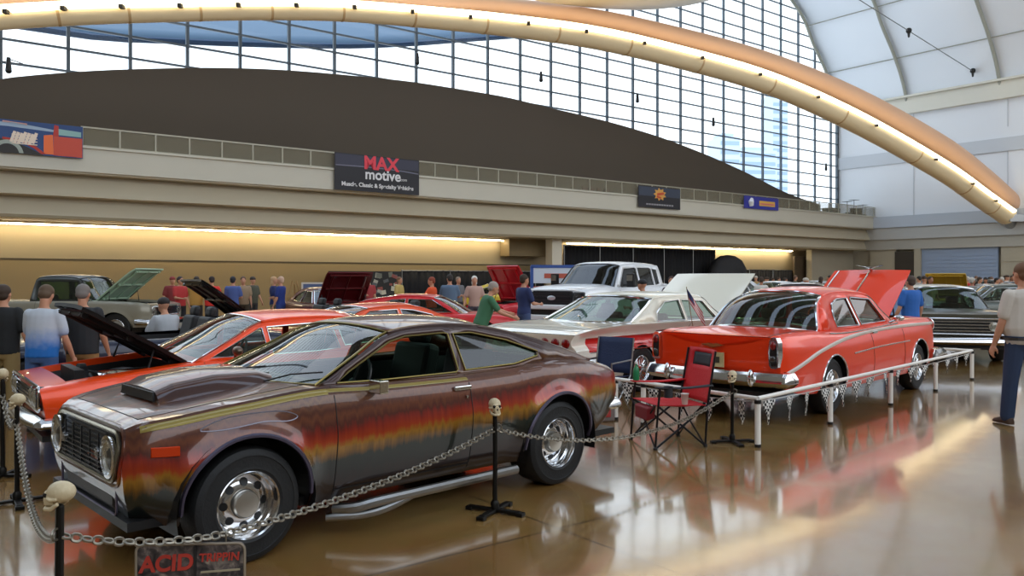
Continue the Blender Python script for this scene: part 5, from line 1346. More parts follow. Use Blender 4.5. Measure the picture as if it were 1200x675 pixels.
    if hat: 
        b.sph(H(-.012,0,.055),(.108*hs,.088*hs,.080*hs),18,12,Rh); b.loft([[H(.07,y,.05+dz) for y,dz in ((-.07,0),(0,.018),(.07,0),(.07,.008),(0,.026),(-.07,.008))],[H(.165,y*.7,.03+dz) for y,dz in ((-.07,0),(0,.01),(.07,0),(.07,.008),(0,.018),(-.07,.008))]])
    else:
        b.sph(H(-.022,0,.045),(.100*hs,.086*hs,.090*hs),18,12,Rh); b.sph(H(-.05,0,-.01),(.066*hs,.076*hs,.065*hs),14,8,Rh)
        if hairlen: b.sph(H(-.06,0,-.07),(.05,.085,.10),12,8,Rh)
    hair=remesh(b,'cap' if hat else 'hair',max(.012,vox*.8),1)
    b=MB()
    for sg in (1,-1): b.sph(H(.086,sg*.030,.004),(.010,.013,.009),8,6,Rh)
    eyes=bpy.data.meshes.new('eyes'); eyes.from_pydata(b.v,[],b.f)
    b=MB(); n=16; r1,r2=ell(up(0,0,.955),.135*max(1,fat*.95),.183*max(1,fat*.95)),ell(up(0,0,.925),.138*max(1,fat*.95),.186*max(1,fat*.95)); b.loft([r1,r2],cap=False)
    belt=bpy.data.meshes.new('belt'); belt.from_pydata(b.v,[],b.f)
    PM[key]=dict(body=body,shirt=shirt,trousers=trousers,shoes=shoes,hair=hair,eyes=eyes,belt=belt,hat=hat); return PM[key]
EYEM=mat('eye_dark','#1c1512',.3)
def shirt_mat(c,c2=None):
    nm='shirt_'+c+(c2 or '')
    if nm in _M or not c2: return mat(nm,c,.8,bump=(9,.25))
    m=mat(nm,c,.8); nt=m.node_tree; b=nt.nodes['Principled BSDF']; N=nt.nodes.new
    tc=N('ShaderNodeTexCoord'); sx=N('ShaderNodeSeparateXYZ'); nt.links.new(tc.outputs['Object'],sx.inputs[0])
    n=N('ShaderNodeTexNoise'); n.inputs['Scale'].default_value=14; nt.links.new(tc.outputs['Object'],n.inputs['Vector'])
    ma=N('ShaderNodeMath'); ma.operation='MULTIPLY_ADD'; ma.inputs[1].default_value=.12; nt.links.new(n.outputs['Fac'],ma.inputs[0]); nt.links.new(sx.outputs['Z'],ma.inputs[2])
    r=N('ShaderNodeValToRGB'); nt.links.new(ma.outputs[0],r.inputs[0]); e=r.color_ramp.elements
    e[0].position=1.08; e[1].position=1.0
    mr=N('ShaderNodeMapRange'); mr.inputs[1].default_value=1.05; mr.inputs[2].default_value=1.32; nt.links.new(ma.outputs[0],mr.inputs[0]); nt.links.new(mr.outputs[0],r.inputs[0])
    e[0].position=0; e[0].color=C(c2); e[1].position=1; e[1].color=C(c); nt.links.new(r.outputs[0],b.inputs['Base Color']); return m
def person(pos,ang,label,fig,shirt,trousers,hair='#3a2a1c',skin=SK,shoes='#2a2622',h=1.0,group=None,far=False,z=0,shirt2=None,nobelt=True):
    d=PM[fig]; r=empty('person',(pos[0],pos[1],z),ang,label,'person',group); r.scale=(h,h,h)
    mats=dict(body=skin,shirt=shirt_mat(shirt,shirt2),trousers=mat('cloth_'+trousers,trousers,.8,bump=(9,.25)),shoes=mat('shoe_'+shoes,shoes,.6),hair=mat('hair_'+hair,hair,.7),eyes=EYEM,belt=mat('belt_brown','#2c2018',.5))
    for k in ('body','shirt','trousers','shoes','hair','eyes','belt'):
        if far and k in('eyes','belt'): continue
        if k=='belt' and nobelt: continue
        nm=k if k!='hair' else ('cap' if d['hat'] else 'hair')
        o=bpy.data.objects.new(nm,d[k]); COL.objects.link(o); o.parent=r
        if not d[k].materials: d[k].materials.append(mats[k])
        o.material_slots[0].link='OBJECT'; o.material_slots[0].material=mats[k]
    return r
figure('stand',vox=.014,fat=1.1)
figure('stand_shorts',vox=.014,shorts=True,fat=1.15,arms=((.12,.15,.5),(.15,.1,.4)),head=(0,.35))
figure('look_down',vox=.014,fat=1.2,arms=((.2,.3,1.2),(.2,.1,.3)),head=(.2,.55),lean=.10)
figure('walk',vox=.009,fat=1.35,legs=(.12,-.12),arms=((.15,.12,.2),(.15,-.1,.25)),head=(0,.05))
figure('lean',vox=.016,lean=.35,fat=1.1,arms=((.2,.8,.5),(.2,.6,.6)),head=(0,.2))
figure('cap',vox=.018,hat=True,arms=((.15,.3,1.3),(.15,.1,.4)))
figure('far_a',vox=.024,arms=((.1,.1,.3),(.15,.3,1.2))); figure('far_b',vox=.024,fat=1.2,arms=((.2,.5,1.0),(.2,.5,1.0)),head=(.4,.2)); figure('far_c',vox=.024,hat=True,fat=1.1); figure('far_w',vox=.024,hairlen=1,fat=.95)
figure('sit',vox=.018,sit=True,hat=True,arms=((.2,.5,.6),(.2,.5,.6)),lean=.15)
UPY=PI/2
# men at the left with their backs to the camera
person(at(4,9.2)[:2],UPY+.1,'man in black t-shirt and khaki trousers at the very left edge','stand','#17191a','#8a7448',h=.90)
person(at(49,8.7)[:2],UPY-.05,'man in white and blue ombre t-shirt and jeans, back turned','look_down','#b9c0c8','#3f5f8f',hair='#5a4632',h=.90,shirt2='#1f6fc0')
person(at(97,9.2)[:2],UPY+.2,'man in black t-shirt and brown khaki shorts beside the ombre shirt man','stand_shorts','#232527','#8f6a3c',hair='#77706a',h=.90)
# right edge
person((at(1199,9.05))[:2],UPY+.15,'man in pale grey t-shirt and jeans walking away at the right edge','walk','#cbc2b6','#2b3a56',hair='#6a4a30',shoes='#4a3424',h=1.04,nobelt=False)
# around the middle
person(at(563,14.2)[:2],.25,'man in green polo shirt leaning beside the red coupe','lean','#3f7050','#3b3f4a',hair='#9a8f84',h=.93)
person(at(556,22.3)[:2],-1.4,'white-haired person in pale pink top behind the green polo man','far_w','#b9988a','#4a4652',hair='#d8d4cc',h=.98,far=True)
person(at(506,22.0)[:2],PI*.9,'person in orange t-shirt beyond the red coupe','far_b','#e2562a','#3a3a3a',hair='#8a3c24',h=.96,far=True)
person(at(527,21.6)[:2],UPY,'broad man in slate blue shirt, back turned, beyond the red coupe','far_b','#5a6f86','#3a3f4a',hair='#2c2622',h=1.0,far=True)
person(at(614,17.2)[:2],.6,'person in navy jacket and jeans standing beside the pickup grille','far_a','#26335e','#3a4b70',h=.99,far=True)
person(at(753,16.4)[:2],PI*.75,'person in grey shirt and dark cap leaning at the pickup side','cap','#5d6366','#33363c',hair='#1c1c1e',h=.93,far=True)
person(at(787,20.2)[:2],-PI*.6,'person in dark maroon top between pickup and raised cream hood','far_a','#35202a','#2b2b33',hair='#3a211a',h=.97,far=True)
person(at(197,12.9)[:2],2.6,'seated man in light grey shirt and dark cap beside the raised black hood','sit','#a9adb2','#3a3f4a',hair='#2a2422',h=1.0,far=True,z=.05)
person(at(1067,15.4)[:2],UPY+.3,'man in royal blue t-shirt and black trousers right of the raised orange hood','stand','#2a63b0','#15161c',hair='#4a3a30',h=.97,far=True)
person(at(1047,16.4)[:2],1.2,'person in light blue shirt half hidden by the raised orange hood','far_a','#8fa9cc','#3b4658',hair='#5a4a3c',h=.98,far=True)
# along the tan wall
W=[(142/4.2+0,0)]
for px,d,a,lab,fig,sh,tr,ha in (
 (211,23.0,-.5,'person in red top and black vest left of the yellow shirt man','far_a','#b03030','#1c1c20','#2a2020'),
 (202,24.5,-.9,'person in dark red jacket far behind the cream open-top car','far_c','#7a2a2a','#24242a','#8a2c28'),
 (230,23.6,UPY,'man in yellow t-shirt standing before the tan wall, back turned','far_b','#c79a4c','#3a3430','#2a2018'),
 (248,23.2,UPY+.2,'man in bright red t-shirt before the tan wall, back turned','far_b','#d8342c','#2c2a30','#2a1c18'),
 (273,23.4,UPY,'person in blue and white shirt left of the black raised hood peak','far_a','#4c5f9a','#2b3550','#22222a'),
 (285,24.2,-1.2,'person in tan shirt beside the blue and white shirt person','far_a','#9a8266','#4a4032','#5a4030'),
 (296,25.8,-.6,'person in dark olive top near the black raised hood peak','far_c','#4a4a3c','#2c2c2c','#3a3028'),
 (321,23.8,.2,'fair-haired person in navy jacket on the left of the pair by the wall','far_w','#1d2a5c','#6a6450','#c09a72'),
 (329,23.2,PI-.2,'bald man in navy blue overalls on the right of the pair by the wall','far_a','#20347c','#253a78','#caa890'),
 (388,27.2,-.5,'person in crimson top by the easels in front of the tan wall','far_a','#a03a3c','#6a2a30','#a0a8b4'),
 (399,28.6,1.0,'person in beige shirt by the picture board left end','far_c','#a08f74','#4a4236','#2c3c64'),
 (432,27.5,-1.2,'person in red shirt before the picture board','far_a','#9a3436','#2a2a30','#5c3c34'),
 (468,28.0,-.4,'person in pale yellow top at the right end of the picture board','far_w','#b8a05c','#5a2c2c','#7a5a40'),
 (537,27.0,-.9,'person in grey top in front of the low black drape','far_a','#6a6a6c','#33333a','#8a7a6a')):
    person(at(px,d)[:2],a,lab,fig,sh,tr,ha,h=.97,far=True)
# crowd on the right
random.seed(11)
cols=[('#3a4870','navy'),('#c8a888','beige'),('#c23434','scarlet'),('#6a3a34','brick red'),('#8f8a84','stone grey'),('#2a2a2e','black'),('#d0cdc6','off-white'),('#4a6a9a','mid blue'),('#5c5c48','olive'),('#a88c5a','mustard')]
CARS=[at(*q)[:2] for q in ((752,29.5),(852,30),(905,34),(925,22.5),(952,39),(1112,31),(1150,37),(1166,23.2),(1192,27.5))]+[(9.4,17.9)]
PUT=[]
spots=[(1030,34,5),(1040,31,6),(1046,37,3),(1058,30,0),(1066,40,5),(1077,33,4),(1083,27,5),(1090,25,1),(1098,30,1),(1104,24.5,2),(1112,36,8),(1121,39,9),(1139,23.5,4),(1148,33,4),(1155,30,6),(1162,36,2),(1168,31,6),(1174,27,3),(1180,34,6),(1186,38,7),(1192,30,0),(1198,26,5),(1012,38,4),(1000,42,3),(988,40,1),(905,38,5),(886,41,9),(866,30,4),(878,33,5),(892,27,6),(899,29.5,3),(912,31,7),(920,36,2),(932,33,8),(944,29,5),(962,31,1),(972,35,7),(982,33,6),(994,30,3),(1006,33,0),(1018,29,4),(1036,27,2),(1062,25,5),(1094,34,7),(1128,29,5),(1134,34,2),(1144,27,3),(1160,27,5),(1178,31,0)]
wh=['left end','second knot','near the arch foot','by the shutter','beside the stone bay','in the back row','in the front row','behind the olive sedan','near the yellow hood','towards the right edge']
for i,(px,d,ci) in enumerate(spots):
    near=['right of the raised orange hood','above the olive sedan windscreen','near the right edge','beside the royal blue shirt man'][(1 if 1090<px<1150 else 2 if px>=1150 else 0 if px<1060 else 3)]
    if px<1025: near='far beyond the tomato red roof'
    x_,y_=at(px,d)[:2]
    while any(math.hypot(x_-q[0],y_-q[1])<2.7 for q in CARS) or any(math.hypot(x_-q[0],y_-q[1])<.75 for q in PUT): d+=.4; x_,y_=at(px,d)[:2]
    PUT.append((x_,y_))
    far_='farthest row' if d>35 else 'middle row' if d>29 else 'front row'
    person(at(px,d)[:2],random.uniform(-3,3),'%s shirt person, %s of the crowd %s'%(cols[ci][1],far_,near),['far_a','far_b','far_c','far_w'][i%4],cols[ci][0],random.choice(['#2b3550','#2a2a2c','#5a5040']),random.choice(['#3a2a1c','#6a5040','#b8b0a4','#1e1a18']),skin=random.choice([SK,SK2]),h=random.uniform(.95,1.03),group='crowd among the cars on the right',far=True)
# ================================================================== props near the camera
BONE=mat('skull_bone','#cbb994',.55,bump=(30,.2)); IRON=mat('black_iron','#17140f',.45,.6,noise=(12,.3)); CHAINM=mat('chain_steel','#8d8678',.35,.9)
def skull_mesh():
    b=MB()
    b.sph((-.012,0,.045),(.088,.066,.066),24,16); b.sph((.035,0,.018),(.045,.052,.045),16,10)
    b.loft([[(x,y*w_,z) for y,z in ((-1,.0),(-.8,-.035),(0,-.045),(.8,-.035),(1,0),(.7,.03),(-.7,.03))] for x,w_ in ((.02,.042),(.06,.036),(.092,.026))])
    b.tube([(-.02,-.050,-.02),(.03,-.045,-.055),(.082,-.02,-.060),(.092,0,-.060),(.082,.02,-.060),(.03,.045,-.055),(-.02,.050,-.02)],[.013,.014,.014,.014,.014,.014,.013],8)
    for sg in (1,-1): b.tube([(.055,sg*.046,.012),(.02,sg*.062,.004),(-.02,sg*.060,.01)],.010,6)
    b.sph((.068,0,.045),(.018,.045,.012),12,8)
    return remesh(b,'skull',.004,2)
SKULL=skull_mesh(); SKULL.materials.append(BONE)
def skull_post(pos,ang,h,label,feet=0):
    r=empty('skull_stanchion',(pos[0],pos[1],0),ang,label,'stanchion','skull topped chain posts around the brown hatchback')
    b=MB(); b.tube([(0,0,.02),(0,0,.2),(0.002,.002,h*.5),(0,0,h)],[.019,.017,.017,.016],10); b.sph((0,0,h),.017,8,6); b.build('post',IRON,r)
    for k in range(4):
        a=PI/4+k*PI/2; b=MB(); L=.20
        b.box((math.cos(a)*L*.5,math.sin(a)*L*.5,.022),(L,.045,.022),Matrix.Rotation(a,3,'Z')); b.box((math.cos(a)*L,math.sin(a)*L,.014),(.05,.06,.028),Matrix.Rotation(a,3,'Z')); bevel(b.build('foot',IRON,r,False),.005)
    b=MB(); b.lathe([(.03,0),(.032,.04),(.02,.06)],(0,0,.03),'Z',12); b.build('collar',IRON,r)
    b=MB(); b.tube([(0,.02+.03*math.sin(2*PI*k/14),h-.10+.022*math.cos(2*PI*k/14)) for k in range(14)],.005,6,closed=True); b.build('chain_hook',CHAINM,r)
    o=bpy.data.objects.new('skull',SKULL); COL.objects.link(o); o.parent=r; o.location=(0,0,h+.035); o.scale=(.64,.64,.64)
    b=MB()
    for sg in (1,-1): b.sph((.072,sg*.027,.030),(.017,.019,.018),12,8)
    b.sph((.086,0,-.002),(.014,.010,.015),8,6)
    e=b.build('eye_socket',mat('socket_dark','#120d08',.8),o)
    b=MB()
    for k in range(7): b.box((.091-.0022*(k-3)**2,(k-3)*.0075,-.026),(.006,.006,.016))
    b.build('teeth',mat('teeth_bone','#bda97e',.5),o,False)
    return Vector((pos[0],pos[1],h-.11))
P1=at(3,6.7); 
pA=skull_post(P1,PI*.75,.80,'skull stanchion farthest left, partly behind the next one')
p2=ground(20,590); pB=skull_post(p2,PI*.95,.70,'skull stanchion by the orange coupe nose, second from the left')
d3=950*(1.65-.78)/(583-326); p3=at(70,d3); pC=skull_post(p3,PI*.97,.74,'nearest skull stanchion at the lower left, skull in profile')
p4=ground(580,601); pD=skull_post(p4,-1.25,.70,'skull stanchion in front of the brown hatchback rear door edge')
p5=ground(858,519); pE=skull_post(p5,-2.2,.62,'skull stanchion beside the red camp chair')
def chain(a,c,sag,label,link=.052,wire=.0065):
    L=(c-a).length; n=int(math.hypot(L,sag*1.6)/(link*.74)); r=None
    pts=[a.lerp(c,k/n)-Vector((0,0,sag*4*(k/n)*(1-k/n))) for k in range(n+1)]
    b=MB()
    for k in range(n):
        p,q=pts[k],pts[k+1]; d=(q-p).normalized(); m=(p+q)/2; u=d.cross(Vector((0,0,1))).normalized(); w_=d.cross(u)
        if k%2: u,w_=w_,u
        tilt=.35; u2=u*math.cos(tilt)+w_*math.sin(tilt); hl=link*.5-.008; hw=link*.28
        loop=[]
        for j in range(12):
            t=2*PI*j/12; loop.append(m+d*(hl*math.copysign(min(1,abs(math.cos(t))*1.25),math.cos(t)))+u2*(hw*math.sin(t)))
        b.tube(loop,wire,5,closed=True)
    o=b.build('chain',CHAINM,None,merge=False,fixn=False); tag(o,label,'chain','steel chains between the skull stanchions'); return o
chain(pA,pB,.12,'steel chain between the two skull stanchions beside the orange coupe nose')
chain(pB+Vector((0,0,-.0)),pC,.27,'steel chain drooping down to the nearest skull stanchion')
SG=at(258,3.62); pS=Vector((SG.x,SG.y,.475+.0))
pS.z=1.65-(627-326)*SG.y/950
chain(pC,pS,.03,'steel chain from the nearest skull stanchion to the ACID sign')
chain(pS,pD,.06,'steel chain rising from the ACID sign across the side pipe')
chain(pD,pE,.24,'steel chain from the hatchback rear stanchion to the camp chair stanchion')
# painted car sign hung from the chain
r=empty('car_sign',(SG.x-.12,SG.y-.02,pS.z-.46),.06,'weathered board sign with red ACID lettering hung on the chain by the front wheel','sign')
def board_mat():
    m=mat('weathered_board','#5a5048',.7); nt=m.node_tree; b=nt.nodes['Principled BSDF']; N=nt.nodes.new
    tc=N('ShaderNodeTexCoord'); n=N('ShaderNodeTexNoise'); n.inputs['Scale'].default_value=16; n.inputs['Detail'].default_value=6; n.inputs['Distortion'].default_value=1.2; nt.links.new(tc.outputs['Object'],n.inputs['Vector'])
    rp=N('ShaderNodeValToRGB'); nt.links.new(n.outputs['Fac'],rp.inputs[0]); e=rp.color_ramp.elements; e[0].position=.32; e[0].color=C('#1c1a1a'); e[1].position=.72; e[1].color=C('#9c8f7c'); e.new(.48).color=C('#453c38'); e.new(.58).color=C('#6b5f58')
    nt.links.new(rp.outputs[0],b.inputs['Base Color']); return m
b=MB(); o_=rrect(.235,.42,.22,.03); b.loft([[(x,-.012,z) for x,z in o_],[(x,.012,z) for x,z in o_]]); b.build('board',board_mat(),r,False)
b=MB(); b.tube([(x,-.012,z) for x,z in o_],.006,5,closed=True); b.build('board_edge',mat('board_edge','#8a7c68',.6),r)
b=MB(); b.box((.02,-.015,.22),(.012,.008,.40)); b.build('divider',mat('divider_dark','#1f1a18',.7),r,False)
sr=mat('sign_red_paint','#b8382a',.55); sk=mat('sign_shadow_paint','#2a1512',.6)
def TL(x,z,rot=0,dy=-.016): return Matrix.Translation((x,dy,z))@Matrix.Rotation(rot,4,'Y')@Matrix.Rotation(PI/2,4,'X')
text_mesh('lettering','ACID',.098,sr,r,TL(-.105,.345,-.05),.002,bold=.003,shear=.12)
text_mesh('lettering','TRIPPIN',.050,sr,r,TL(.125,.37,-.03),.002,bold=.001,shear=.1)
b=MB()
for k,(z,c_) in enumerate(((.31,0),(.275,0),(.24,0))): b.box((.13,-.014,z),(.17,.006,.008),Matrix.Rotation(-.06,3,'Y'))
b.build('painted_lines',mat('painted_line_pale','#a89a7c',.6),r,False)
b=MB(); b.box((.13,-.015,.20),(.18,.006,.022),Matrix.Rotation(-.12,3,'Y')); b.build('painted_band',mat('painted_band_grey','#7f8a90',.6),r,False)
b=MB(); b.sph((-.10,-.014,.17),(.055,.008,.05),14,8); b.box((-.10,-.014,.125),(.05,.008,.03)); b.build('skull_drawing',mat('drawing_grey','#8f8a8c',.6),r)
b=MB()
for x in (-.12,-.08): b.sph((x,-.022,.175),(.013,.006,.014),8,6)
b.build('skull_drawing_eyes',mat('drawing_black','#141214',.6),r)
b=MB(); b.tube([(-.15,0,.43),(-.15,0,.455)],.004,5); b.tube([(.15,0,.43),(.15,0,.47)],.004,5); b.build('hook',CHAINM,r)
# ---- white plastic rail fence with chequered pennants
PVC=mat('white_pvc','#ebe5da',.4); 
fp=[ground(888,524),ground(975,497.5),ground(1039,474.5),ground(1091.5,458),ground(1139,445)]
v=(fp[4]-fp[0]).normalized(); fp=[fp[0]+v*((p-fp[0]).dot(v)) for p in fp]
lf=[ground(754,498)]; lv=(lf[0]-fp[0]).normalized(); lf.append(fp[0]+lv*1.95)
bk=[fp[4]+Vector((-.72,.70,0))*1.9]
r=empty('rail_fence',(fp[0].x,fp[0].y,0),0,'low white plastic pipe fence around the tomato red sedan','fence')
HF=.475
def loc(p,z=0): return Vector((p.x-fp[0].x,p.y-fp[0].y,z))
for p in fp+lf+bk:
    b=MB(); q=loc(p); b.cyl(q+Vector((0,0,.03)),q+Vector((0,0,HF-.02)),.029,n=14); o=b.build('post',PVC,r)
    b=MB(); b.cyl(q,q+Vector((0,0,.03)),.033,n=14); b.build('black_fitting',BLACK,o); b=MB(); b.cyl(q+Vector((0,0,HF-.05)),q+Vector((0,0,HF-.015)),.034,n=14); b.build('black_fitting',BLACK,o)
for a,c in ((fp[0],fp[4]),(fp[0],lf[1]),(fp[4],bk[0])):
    b=MB(); b.cyl(loc(a,HF),loc(c,HF),.021,n=12); b.build('rail',PVC,r)
def chequer():
    m=mat('chequered_cloth','#ffffff',.7); nt=m.node_tree; b=nt.nodes['Principled BSDF']; N=nt.nodes.new
    tc=N('ShaderNodeTexCoord'); ck=N('ShaderNodeTexChecker'); ck.inputs['Scale'].default_value=36; ck.inputs[1].default_value=C('#dcd8d0'); ck.inputs[2].default_value=C('#141414')
    mp=N('ShaderNodeMapping'); mp.inputs['Location'].default_value=(.003,.003,.003); nt.links.new(tc.outputs['Object'],mp.inputs[0]); nt.links.new(mp.outputs[0],ck.inputs[0]); nt.links.new(ck.outputs[0],b.inputs['Base Color']); return m
CQ=chequer()
def pennants(a,c,n,label,sag=.03,w=.085,h=.24):
    a=Vector((a.x,a.y,HF-.03)); c=Vector((c.x,c.y,HF-.03)); ang=math.atan2(c.y-a.y,c.x-a.x); L=(c-a).length
    r=empty('pennant_string',a,ang,label,'pennants')
    zs=lambda x:-sag*4*(x/L)*(1-x/L)
    b=MB(); b.tube([(L*k/20,0,zs(L*k/20)) for k in range(21)],.004,5); b.build('cord',mat('cord_white','#c8c4bc',.6),r)
    base=None
    for k in range(n):
        x=L*(k+.5)/n
        if base is None:
            b=MB(); N_=6
            rows=[[(w*(2*j/4-1)*(1-i/N_),.012*math.sin(i*1.1+j),-h*i/N_) for j in range(5)] for i in range(N_+1)]
            b.add([p for rr in rows for p in rr],[(i*5+j,i*5+j+1,(i+1)*5+j+1,(i+1)*5+j) for i in range(N_) for j in range(4)])
            o=b.build('pennant',CQ,r,True,ang=2,sol=.002); base=o
        else: o=base.copy(); COL.objects.link(o); o.parent=r
        o.location=(x,random.uniform(-.01,.01),zs(x)); o.rotation_euler=(random.uniform(-.12,.12),0,random.uniform(-.35,.35))
pennants(fp[0],fp[2],8,'chequered pennants hanging from the near half of the fence rail',w=.10,h=.25)
pennants(fp[2],fp[4],7,'chequered pennants hanging from the far half of the fence rail',w=.075,h=.20)
pennants(fp[0],lf[1],5,'chequered pennants hanging behind the red camp chair')
pennants(fp[4],bk[0],4,'chequered pennants on the short rail before the olive sedan',w=.07,h=.18)
# ---- red folding camp chair
RC=mat('red_canvas','#c2141c',.7,bump=(40,.2)); FR=mat('dark_chair_tube','#1c1a1e',.4,.5)
cc=at(785,8.12); r=empty('camp_chair',(cc.x,cc.y,0),PI+.30,'red folding camp chair with mesh window in its back, facing left','chair')
def tb(pts,nm,m=FR,rad=.011): 
    b=MB(); b.tube(pts,rad,8); return b.build(nm,m,r)
for sg in (1,-1):
    y=sg*.27
    tb([(.30,y,.01),(-.02,y,.235),(-.30,y*1.0,.43)],'crossed_leg'); tb([(-.24,y,.01),(.0,y,.21),(.26,y,.41)],'crossed_leg')
    tb([(-.24,y,.01),(-.27,y,.43),(-.36,y*.98,.93)],'back_upright'); tb([(.30,y,.01),(.27,y,.40),(.25,y,.585)],'arm_upright')
    for x in (.30,-.24): b=MB(); b.lathe([(0,0),(.022,0),(.022,.02),(.012,.03)],(x,y,0),'Z',12); b.build('foot_cap',BLACK,r)
for x,s in ((.30,1),(-.24,1)):
    tb([(x,-.27,.01),(x*.9,0,.23),(x,.27,.43 if x>0 else .43)],'front_brace',rad=.009); tb([(x,.27,.01),(x*.9,0,.23),(x,-.27,.43)],'front_brace',rad=.009)
b=MB(); b.grid(lambda u,v:(-.27+.55*u,-.265+.53*v,.425-.045*math.sin(PI*v)*math.sin(PI*min(1,u*1.2))-.02*(1-u)),10,10); b.build('seat',RC,r,sol=.008)
def backp(u,v): # u up, v across
    return (-.275-.10*u-.03*math.sin(PI*v),-.255+.51*v,.42+.52*u)
b=MB(); G=12
for i in range(G):
    for j in range(G):
        if 8<=i<=10 and 2<=j<=9: continue
        b.add([backp(i/G,j/G),backp((i+1)/G,j/G),backp((i+1)/G,(j+1)/G),backp(i/G,(j+1)/G)],[(0,1,2,3)])
b.build('backrest',RC,r,sol=.010)
b=MB(); b.grid(lambda u,v:backp(8/12+u*3/12,2/12+v*8/12),4,6); b.build('mesh_window',mat('dark_mesh','#20242a',.7),r,sol=.004)
for sg in (1,-1):
    b=MB(); b.grid(lambda u,v:(-.31+.60*u,sg*.27-.04+.08*v,.60-.015*math.sin(PI*u)),8,2); b.build('armrest',RC if sg<0 else mat('charcoal_canvas','#26262a',.7),r,sol=.012)
b=MB(); b.lathe([(.043,.0),(.043,.10),(.05,.105)],(.16,.27,.50),'Z',16); b.build('cup_holder',mat('charcoal_canvas','#26262a',.7),r)
b=MB(); b.loft([[(.24,y,.40+z) for y,z in ((-.17,0),(.17,0),(.15,-.12),(-.15,-.12))],[(.32,y,.385+z) for y,z in ((-.15,0),(.15,0),(.13,-.13),(-.13,-.13))]]); bevel(b.build('front_pouch',mat('dark_red_pouch','#7a1018',.7),r,False),.015)
# bottle in its holder on the left arm, cup and cloth
bp=r.matrix_basis if False else None
Rz=Matrix.Rotation(PI+.30,3,'Z'); def_=lambda x,y,z: Vector((cc.x,cc.y,0))+Rz@Vector((x,y,z))
o_=empty('green_bottle',def_(.24,-.27,.607),0,'green drink bottle on the left arm of the red camp chair','bottle')
b=MB(); b.lathe([(0,0),(.032,0),(.034,.02),(.033,.09),(.026,.12),(.013,.145),(.013,.165),(0,.165)],(0,0,0),'Z',18); b.build('bottle_body',mat('green_plastic','#1f7a4a',.3),o_)
b=MB(); b.lathe([(.016,0),(.016,.02),(0,.022)],(0,0,.165),'Z',14); b.build('cap',mat('cap_white','#d8d8d0',.4),o_)
o_=empty('paper_cup',def_(-.10,.12,.40),0,'pale paper cup on the seat of the red camp chair','cup')
b=MB(); b.lathe([(0,0),(.028,0),(.038,.095),(.040,.10),(.036,.10),(.027,.008)],(0,0,0),'Z',20); b.build('cup_body',mat('cup_paper','#c8bfae',.6),o_)
b=MB(); b.lathe([(.041,.10),(.041,.108),(.0,.112)],(0,0,0),'Z',20); b.build('cup_lid',mat('cup_lid','#e2ded6',.4),o_)
# ---- navy folding chair with a bag beneath it, behind the brown tail
c2=at(707,10.05); r=empty('folding_chair',(c2.x,c2.y,0),-2.2,'navy canvas folding chair behind the tail of the brown hatchback','chair')
NV=mat('navy_canvas','#1e2c4c',.7,bump=(40,.2))
for sg in (1,-1):
    y=sg*.25; tb([(.24,y,.01),(-.24,y,.44)],'crossed_leg',STEEL); tb([(-.24,y,.01),(.24,y,.44)],'crossed_leg',STEEL); tb([(-.24,y,.44),(-.33,y,.90)],'back_upright',STEEL); tb([(.24,y,.44),(.24,y,.62),(-.27,y,.63)],'arm_upright',STEEL)
b=MB(); b.grid(lambda u,v:(-.24+.48*u,-.25+.5*v,.44-.03*math.sin(PI*v)),6,8); b.build('seat',NV,r,sol=.008)
b=MB(); b.grid(lambda u,v:(-.245-.09*u-.02*math.sin(PI*v),-.25+.5*v,.46+.44*u),6,8); b.build('backrest',NV,r,sol=.01)
c3=ground(703,493); r=empty('cooler_bag',(c3.x,c3.y,0),.3,'grey cooler bag with red label on the floor behind the brown hatchback','bag')
b=MB(); b.loft([[(x*w_,y*w_,z) for x,y in ((-.15,-.10),(.15,-.10),(.15,.10),(-.15,.10))] for z,w_ in ((0,.97),(.03,1),(.18,1),(.22,.9))]); bevel(b.build('bag_body',mat('bag_grey','#7d6f68',.7),r,False),.02,3)
b=MB(); b.box((.02,-.105,.10),(.14,.012,.09)); bevel(b.build('label_patch',mat('bag_red','#b03a34',.6),r,False),.004); b=MB(); b.tube(crom([Vector((-.1,0,.21)),Vector((-.06,0,.28)),Vector((.06,0,.28)),Vector((.1,0,.21))],5),.008,6); b.build('bag_handle',BLACK,r)
# ---- small flag clipped to the winged sedan window
fpz=at(806,12.2,1.06); r=empty('hand_flag',fpz,0,'small stars and stripes flag on a short staff at the cream sedan window','flag')
b=MB(); b.cyl((.08,0,-.16),(-.02,0,.46),.006,n=6); b.build('staff',mat('staff_wood','#8a6a40',.6),r)
def fl(u,v): # u down the fly, v along hoist
    return (-.02+.05*v+.24*u,-.02*math.sin(u*7)-.03*v,.44-.24*v-.36*u)
M_=[mat('flag_red','#a8242c',.7),mat('flag_white','#d8d2ca',.7),mat('flag_blue','#1f2a52',.7)]
b=MB()
for i in range(10):
    for j in range(7):
        b.cur=2 if (i<4 and j<4) else (j%2); b.add([fl(i/10,j/7),fl((i+1)/10,j/7),fl((i+1)/10,(j+1)/7),fl(i/10,(j+1)/7)],[(0,1,2,3)])
b.build('flag_cloth',M_,r,False,sol=.003)
